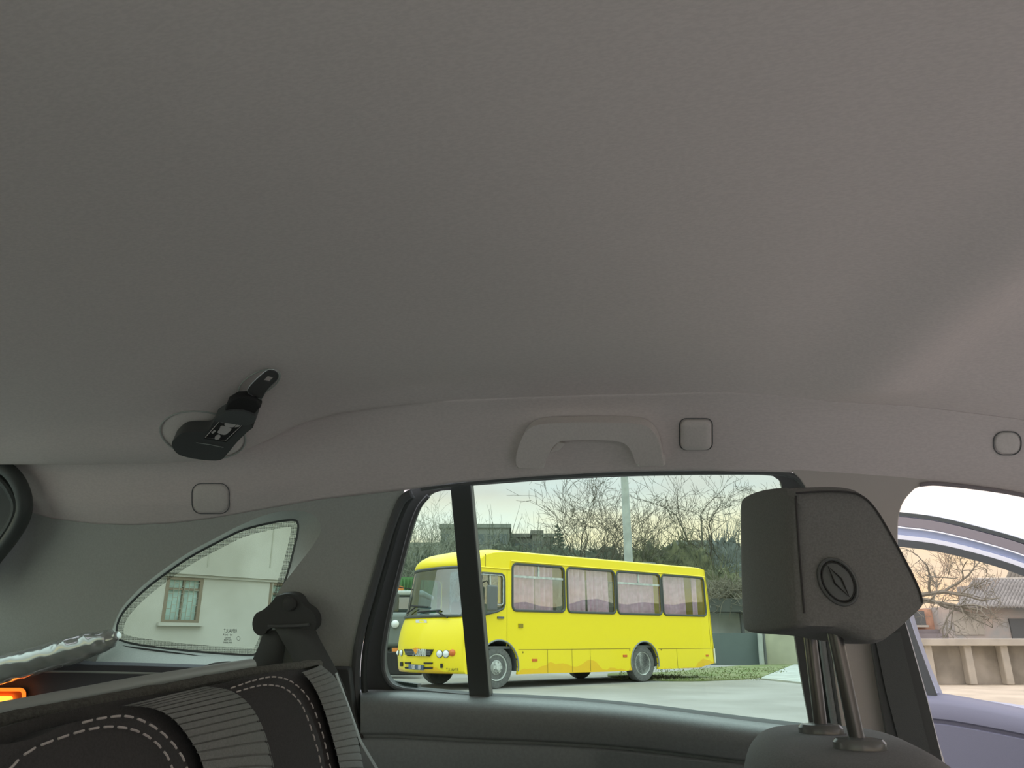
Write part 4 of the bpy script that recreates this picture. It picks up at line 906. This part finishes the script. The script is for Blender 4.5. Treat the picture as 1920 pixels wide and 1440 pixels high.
# ------------------------------------------------------------------ trees
def tree_geo(base, h, seed, spread=.55, levels=6, r0=.13, lean=(0, 0), n0=3, first=.28, twig=.008):
    rnd = random.Random(seed); G_ = []; tips = []
    def grow(p, d, L, r, lv):
        n_ = 3 if lv < levels else 2; pts = [p]; q = p; dd = d
        for k in range(n_):
            dd = (dd+Vector((rnd.gauss(0, .24), rnd.gauss(0, .24), rnd.gauss(.04, .14)))).normalized(); q = q+dd*(L/n_); pts.append(q)
        r1 = max(r*.62, twig*.7)
        G_.append(tube_geo(pts, [r+(r1-r)*i/(len(pts)-1) for i in range(len(pts))], 6 if lv < 2 else 4 if lv < 4 else 3))
        if lv >= levels: return
        for k in range(rnd.choice((2, 3, 3)) if lv else n0+1):
            j = rnd.uniform(.35, 1) if k else 1; i_ = min(int(j*n_), n_-1); bp_ = pts[i_].lerp(pts[i_+1], min(1, j*n_-i_)) if k else pts[-1]
            ax = Vector((rnd.gauss(0, 1), rnd.gauss(0, 1), rnd.gauss(0, .4))).normalized()
            nd = (dd+ax*spread*1.35*rnd.uniform(.7, 1.35)+Vector((0, 0, .02))).normalized()
            grow(bp_, nd, L*rnd.uniform(.62, .86)*(1.25 if lv == 0 else 1), max(r1*rnd.uniform(.6, .85), twig), lv+1)
    grow(Vector(base), Vector((lean[0], lean[1], 1)).normalized(), h*first, r0, 0)
    return merge(G_)
def tree(px, dist, toprow, seed, label, mat=None, group=None, **kw):
    b_ = FP(px, 1200, dist); b_.z = 0; tz = FP(px, toprow, dist).z
    vs, fs = tree_geo(b_, tz, seed, **kw)
    zmax = max(v.z for v in vs); k = tz/zmax; vs = [Vector((b_.x+(v.x-b_.x)*k, b_.y+(v.y-b_.y)*k, v.z*k)) for v in vs]
    return mk('bare_tree', vs, fs, mat or m_bark, label=label, cat='tree', group=group)
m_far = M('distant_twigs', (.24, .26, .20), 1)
tree(1100, 33, 868, 11, 'tall bare tree just left of the street pole', spread=.5, r0=.16)
tree(1225, 35, 860, 5, 'tall bare tree just right of the street pole', spread=.5, r0=.16)
tree(1300, 41, 850, 23, 'large bare spreading tree above the rear of the bus', spread=.58, r0=.18)
tree(1375, 40, 880, 31, 'bare tree half hidden by the headrest', spread=.55, r0=.15)
tree(1150, 40, 880, 45, 'bare tree right behind the street pole', m_bark, spread=.5, r0=.14)
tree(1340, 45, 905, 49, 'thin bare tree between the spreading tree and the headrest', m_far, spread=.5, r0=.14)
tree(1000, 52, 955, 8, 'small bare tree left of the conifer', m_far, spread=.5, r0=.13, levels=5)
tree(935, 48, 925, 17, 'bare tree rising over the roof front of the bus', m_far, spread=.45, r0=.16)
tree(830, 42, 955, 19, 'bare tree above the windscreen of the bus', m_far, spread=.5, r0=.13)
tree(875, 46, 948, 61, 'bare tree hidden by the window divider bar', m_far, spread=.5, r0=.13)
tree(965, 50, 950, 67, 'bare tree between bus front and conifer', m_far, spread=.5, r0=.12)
tree(790, 38, 985, 29, 'bare tree beside the left window frame', m_far, spread=.5, r0=.12)
# conifer
cb = FP(1050, 1200, 60); cb.z = 0; cz = FP(1050, 982, 60).z
G_ = []; rnd = random.Random(3)
G_.append(tube_geo([cb, cb+Vector((0, 0, cz))], [.18, .03], 6))
for i in range(420):
    t_ = rnd.uniform(.15, 1); a = rnd.uniform(0, 6.28); L_ = (1.08-t_)*2.2+.15; p = cb+Vector((0, 0, cz*t_)); d = Vector((math.cos(a), math.sin(a), rnd.uniform(-.35, .1)))
    w_ = Vector((-d.y, d.x, 0))*.22*L_; e = p+d*L_
    k = [p, p.lerp(e, .5)+w_-Vector((0, 0, .1)), e, p.lerp(e, .5)-w_-Vector((0, 0, .1))]; G_.append((k, [(0, 1, 2, 3)]))
vs, fs = merge(G_); mk('conifer', vs, fs, M('conifer_green', (.07, .12, .09), 1), label='small dark conifer standing above the bus roof', cat='tree', smooth=False)
# hedge line and shrubs
def shrub(px, dist, toprow, w, seed, label, col, base=0, name='shrub', twig=True):
    c_ = FP(px, 1200, dist); zt = FP(px, toprow, dist).z; wd = w/1480*dist/2; rnd = random.Random(seed); h = zt-base
    vs, fs = [], []; nu, nv = 40, 20
    for j in range(nv+1):
        ph = math.pi/2*j/nv
        for k in range(nu):
            a = 2*math.pi*k/nu; d = Vector((math.cos(a)*math.cos(ph)**.5, math.sin(a)*math.cos(ph)**.5, math.sin(ph)))
            nn = 1+.30*noise.noise(d*3+Vector((seed, 0, 0)))+.22*noise.noise(d*9+Vector((seed, 3, 0)))+.05*noise.noise(d*24)
            vs.append(Vector((c_.x, c_.y, base))+Vector((d.x*wd*nn, d.y*wd*.6*nn, d.z*h*.9*(1+.45*(nn-1)))))
    for j in range(nv):
        for k in range(nu): fs.append((j*nu+k, j*nu+(k+1) % nu, (j+1)*nu+(k+1) % nu, (j+1)*nu+k))
    G_ = [(vs, fs)]
    if twig:
        for i in range(260):
            v = vs[rnd.randrange(len(vs))]; ctr = Vector((c_.x, c_.y, base+h*.2)); d = (v-ctr); d = Vector((d.x*.25+rnd.gauss(0, .35)*h*.2, d.y*.25+rnd.gauss(0, .3)*h*.2, abs(rnd.gauss(.12, .12))*h)); 
            G_.append(tube_geo([v-d*.2, v+d*.5+Vector((rnd.gauss(0, .04), 0, 0)), v+d], [.02, .012, .006], 3))
    v, f = merge(G_); return mk(name, v, f, col, label=label, cat='shrub', angle=70)
g1 = M('hazy_scrub', (.145, .165, .12), 1, scale=2.5, col2=(.075, .09, .065), detail=8); g2 = M('olive_scrub', (.17, .18, .10), 1, scale=3, col2=(.08, .09, .055), detail=8); g3 = M('bluish_scrub', (.24, .27, .25), 1, scale=3, col2=(.15, .17, .15), detail=8)  # g1 carries distance haze in its colour
g4 = M('dry_creeper', (.26, .24, .15), 1, scale=5, col2=(.09, .095, .06), detail=9)
for a in ((775, 40, 1030, 110, 1, 'hazy scrub beside the left window frame', g1), (850, 50, 1000, 120, 2, 'grey green scrub above the bus windscreen', g1), (950, 48, 1010, 130, 3, 'scrub mound above the front of the bus roof', g1),
          (1035, 46, 1013, 120, 4, 'dark scrub at the foot of the conifer', g1), (1120, 42, 1015, 140, 5, 'scrub mound left of the street pole base', g1), (1215, 40, 1016, 130, 6, 'scrub mound right of the street pole', g2),
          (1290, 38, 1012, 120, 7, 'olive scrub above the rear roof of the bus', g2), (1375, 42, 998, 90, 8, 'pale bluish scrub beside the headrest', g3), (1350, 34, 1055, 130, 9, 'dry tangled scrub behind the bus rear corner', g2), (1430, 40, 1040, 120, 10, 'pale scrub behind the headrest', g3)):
    shrub(*a[:5], a[5], a[6])
# apartment blocks far behind
def block(px0, px1, row, dist, label, col, base=0, nwx=6, nwz=4, dep=12):
    a = FP(px0, 1200, dist); b_ = FP(px1, 1200, dist); zt = FP((px0+px1)/2, row, dist).z; a.z = b_.z = 0
    u = (b_-a); L_ = u.length; u.normalize(); T = lambda v: a+u*v.x+FH*v.y+Vector((0, 0, v.z))
    r_ = root('apartment_block', a, label, 'building')
    mk('block_walls', *box_geo((0, 0, 0), (L_, dep, zt), T), col, r_, smooth=False)
    mk('parapet', *box_geo((-.3, -.3, zt-.4), (L_+.3, dep+.3, zt+.2), T), col, r_, smooth=False)
    for i in range(nwx):
        for j in range(nwz):
            x = L_*(i+.5)/nwx; z = zt-2.2-j*3
            if z < 6: continue
            mk('window', *box_geo((x-.7, -.12, z-.8), (x+.7, .05, z+.8), T), m_blkw, r_, smooth=False)
m_blkw = M('far_window', (.10, .13, .13), .4)
mb1 = M('grey_green_panel', (.19, .215, .185), .95, var=.15, scale=.3); mb2 = M('brown_grey_panel', (.17, .175, .15), .95, var=.15, scale=.3)
block(820, 955, 985, 120, 'long grey apartment block behind the bare trees over the bus front', mb1, nwx=6)
block(940, 1040, 1003, 125, 'lower apartment block running towards the conifer', mb2, nwx=5)
block(1000, 1018, 997, 118, 'narrow stair tower beside the conifer', mb2, nwx=1, dep=5)
block(1285, 1350, 1016, 110, 'low grey building over the bus rear roof', mb1, nwx=3, nwz=2)
block(745, 830, 1020, 115, 'low apartment block at the left edge of the door window', mb1, nwx=4)

# ------------------------------------------------------------------ garages and fence right of the bus
GD = 31
def gbox(nm, x0, x1, y0, y1, d0, d1, mat, **kw):
    a = FP(x0, y1, d0); b_ = FP(x1, y1, d0); za = max(a.z, 0) if y1 < 1246 else 0; zb = FP((x0+x1)/2, y0, d0).z; u = (b_-a); L_ = u.length; u.z = 0; u.normalize(); a.z = 0
    return mk(nm, *box_geo((0, 0, za), (L_, d1-d0, zb), lambda v: a+u*v.x+FH*v.y+Vector((0, 0, v.z))), mat, smooth=False, **kw)
gar = root('garage', FP(1380, 1248, GD+.5), 'low garage with pale wall and dark overgrown roof behind the bus rear', 'garage')
m_gw = M('painted_garage_wall', (.42, .46, .43), .9, var=.08, scale=1.5)
gbox('wall', 1330, 1480, 1146, 1250, GD+1.5, GD+5, m_gw, parent=gar)
gbox('roof', 1322, 1490, 1122, 1147, GD+.3, GD+5.5, M('dark_roofing', (.09, .10, .09), .9), parent=gar)
gbox('post', 1398, 1403, 1146, 1250, GD+.8, GD+1.0, m_char, parent=gar)
fn = gbox('sheet_fence', 1335, 1427, 1187, 1250, GD, GD+.15, M('slate_sheet', (.115, .15, .145), .7, var=.05, scale=1), label='dark slate coloured sheet fence behind the bus rear corner', cat='fence')
gbox('concrete_fence', 1437, 1530, 1178, 1250, GD-.2, GD, M('olive_concrete', (.42, .43, .32), .95, var=.10, scale=1.2, detail=7), label='pale olive concrete fence panel beside the headrest posts', cat='fence')
tube('fence_post', [FP(1429, 1249, GD-.3)*1, FP(1424, 1180, GD-.3)], .10, m_gw, n=10, label='pale fence post between slate sheet and olive concrete panels', cat='post')
tube('fence_post', [FP(1437, 1247, GD-.3), FP(1431, 1182, GD-.3)], .05, m_char, n=8, label='thin dark pipe against the olive concrete panel', cat='post')
# creeper tangle on the garage roof
rnd = random.Random(12); G_ = []
for i in range(900):
    p = FP(rnd.uniform(1325, 1440), rnd.uniform(1088, 1140), GD+.2+rnd.random()*1.5); d = Vector((rnd.gauss(0, .3), rnd.gauss(0, .2), rnd.gauss(-.05, .22)))
    G_.append(tube_geo([p, p+d*.5+Vector((0, 0, rnd.gauss(0, .05))), p+d], .011, 3))
v, f = merge(G_); mk('creeper', v, f, m_twig, label='pale dry creeper tangled over the garage roof', cat='creeper', kind='stuff')
shrub(1385, GD+2, 1093, 150, 33, 'dry dark creeper mound on the garage roof', g4, base=2.2, twig=False)

# ------------------------------------------------------------------ left edge: truck, green container, orange box
tk = root('truck', FP(748, 1260, 21), 'dark grey truck mostly hidden behind the bus front', 'truck')
def tbox(nm, x0, x1, y0, y1, d0, d1, mat, par, bevel=0, **kw):
    a = FP(x0, 1200, d0); b_ = FP(x1, 1200, d0); z1_ = FP((x0+x1)/2, y0, d0).z; z0_ = max(0.02, FP((x0+x1)/2, y1, d0).z); u = (b_-a); L_ = u.length; u.normalize(); a.z = 0
    return mk(nm, *box_geo((0, 0, z0_), (L_, d1-d0, z1_), lambda v: a+u*v.x+FH*v.y+Vector((0, 0, v.z))), mat, par, bevel=bevel, **kw)
m_tk = M('dull_grey_paint', (.17, .20, .185), .6); m_tkl = M('pale_grey_paint', (.42, .46, .42), .6)
tbox('cab', 700, 790, 1113, 1150, 21.5, 24, m_tk, tk, .15); tbox('cab_roof', 698, 792, 1107, 1116, 21.4, 24.1, m_tkl, tk, .05)
tbox('bonnet', 705, 790, 1148, 1215, 20.5, 22, m_tk, tk, .12); tbox('bumper', 700, 792, 1222, 1266, 20.3, 20.6, m_black, tk, .03)
tbox('cab_window', 712, 775, 1120, 1142, 21.4, 21.5, m_shield, tk)
lathe('headlamp', FP(741, 1170, 20.45), -FH, [(.10, -.05), (.10, .02), (.06, .06), (.01, .07)], m_lens, tk, n=16)
wq = FP(722, 1238, 20.9); wq.z = .36; lathe('wheel', wq, RV, [(.2, -.15), (.36, -.13), (.36, .13), (.2, .15)], m_tyre, tk, n=24)
ct = root('container', FP(770, 1260, 34), 'green metal container behind the bus windscreen pillar', 'container')
mg = M('green_metal', (.08, .20, .07), .7, var=.15, scale=2)
tbox('container_body', 745, 800, 1082, 1260, 34, 38, mg, ct)
for i in range(8): tbox('rib', 746+i*6.6, 748+i*6.6, 1085, 1228, 33.9, 34, mg, ct)
tbox('kiosk', 736, 746, 1098, 1270, 32, 33, M('orange_metal', (.70, .25, .05), .7), None, label='orange metal box at the left edge of the door window', cat='box')

# ------------------------------------------------------------------ right: concrete wall, ruined brick house, bent tree
cw = root('concrete_wall', FP(1830, 1285, 17), 'low weathered concrete yard wall with pale pilasters beyond the open front door', 'wall')
m_cw = M('weathered_concrete', (.42, .39, .33), .95, scale=1.6, col2=(.26, .24, .20), detail=9); m_cwl = M('pale_render', (.50, .47, .40), .95, var=.1, scale=3, detail=6)
tbox('wall_panel', 1722, 2300, 1206, 1290, 17.3, 17.5, m_cw, cw)
tbox('coping', 1700, 2300, 1197, 1211, 17.0, 17.6, m_cwl, cw, .02)
for x in (1738, 1812, 1880, 1955, 2030): tbox('pilaster', x-7, x+7, 1206, 1290, 17.1, 17.3, m_cwl, cw, .02)
hs = root('ruined_house', FP(1850, 1200, 26), 'ruined brick house with patchy pink plaster and a grey ridged roof', 'house')
m_pk = M('patchy_pink_plaster', (.66, .52, .43), .95, scale=.9, col2=(.44, .44, .42), detail=8); m_or = M('orange_brick', (.62, .36, .24), .95, var=.15, scale=4)
tbox('wall', 1775, 2200, 1138, 1300, 26, 30, m_pk, hs)
tbox('wall', 1700, 1778, 1142, 1300, 26.6, 30, m_or, hs)
tbox('window_opening', 1716, 1742, 1146, 1172, 26.5, 26.62, m_char, hs); tbox('window_sill', 1712, 1746, 1172, 1176, 26.4, 26.62, m_cwl, hs)
tbox('window_opening', 1900, 1935, 1160, 1200, 25.95, 26.05, m_char, hs)
tbox('lintel', 1712, 1782, 1180, 1188, 26.3, 26.6, m_greyb, hs); tbox('plank_pile', 1716, 1780, 1188, 1300, 25.6, 26.2, m_greyb, hs)
tbox('white_patch', 1795, 1850, 1150, 1190, 25.96, 26.02, m_cwl, hs)
# ridged roof slope
a = FP(1795, 1138, 25.6); b_ = FP(2210, 1142, 25.6); c_ = FP(2210, 1084, 30); d_ = FP(1826, 1088, 30)
m_roof = M('grey_fibre_roof', (.34, .33, .31), .9, var=.15, scale=3)
nb = 60; rg = []
for k in range(nb*4+1):
    u = k/(nb*4); lo, hi = a.lerp(b_, u), d_.lerp(c_, u); wv = .05*math.sin(u*nb*2*math.pi); rg.append([lo.lerp(hi, j/4)+Vector((0, 0, wv+(.03 if j % 2 else 0))) for j in range(5)])
vs, fs = grid_geo(rg); o = mk('roof', vs, fs, m_roof, hs); o.modifiers.new('t', 'SOLIDIFY').thickness = .04
tube('ridge_cap', [d_, c_], .09, m_cwl, hs, n=8)
u2 = root('upper_roof', FP(1930, 1090, 33), 'second dark ridged roof rising behind the ruined house', 'roof')
a = FP(1884, 1094, 32); b_ = FP(2200, 1094, 32); c_ = FP(2200, 1066, 35); d_ = FP(1893, 1072, 35)
rg = []
for k in range(161):
    u = k/160; lo, hi = a.lerp(b_, u), d_.lerp(c_, u); rg.append([lo.lerp(hi, j/3)+Vector((0, 0, .05*math.sin(u*80*math.pi))) for j in range(4)])
vs, fs = grid_geo(rg); o = mk('roof_sheet', vs, fs, M('brown_tile', (.22, .20, .16), .9), u2); o.modifiers.new('t', 'SOLIDIFY').thickness = .04
tbox('gable', 1886, 2200, 1092, 1300, 32.2, 35, m_pk, u2)
# bent tree over the wall
rnd = random.Random(41); G_ = []
def crawl(p, d, L, r, lv):
    pts = [p]; q = p; dd = d; n_ = 5
    for k in range(n_):
        dd = (dd+Vector((rnd.gauss(0, .24), rnd.gauss(0, .15), rnd.gauss(-.02, .15)))).normalized(); q = q+dd*L/n_; pts.append(q)
    G_.append(tube_geo(pts, [r*(1-.09*i) for i in range(len(pts))], 5 if lv < 2 else 3))
    if lv >= 5: return
    for k in range(3 if lv < 4 else 4):
        i_ = rnd.randrange(1, 6); ax = Vector((rnd.gauss(0, 1), rnd.gauss(0, .6), rnd.gauss(0, .8))).normalized(); crawl(pts[i_], (dd*.7+ax*.8).normalized(), L*rnd.uniform(.5, .75), max(r*.55, .006), lv+1)
b0 = FP(1690, 1200, 21); b0.z = 0; k1 = FP(1700, 1124, 21)
G_.append(tube_geo([b0, b0.lerp(k1, .5)+RV*.1, k1], [.14, .12, .10], 8))
crawl(k1, (RV+Vector((0, 0, .15))).normalized(), 1.7, .07, 0); crawl(k1+RV*.2, (RV*.8-Vector((0, 0, .1))).normalized(), 1.6, .06, 1); crawl(k1, (RV*.9+Vector((0, 0, -.02))).normalized(), 1.7, .05, 1)
v, f = merge(G_); mk('bent_tree', v, f, M('pale_bark', (.26, .24, .19), .95), label='bent bare tree sprawling over the concrete wall and ruined house', cat='tree')
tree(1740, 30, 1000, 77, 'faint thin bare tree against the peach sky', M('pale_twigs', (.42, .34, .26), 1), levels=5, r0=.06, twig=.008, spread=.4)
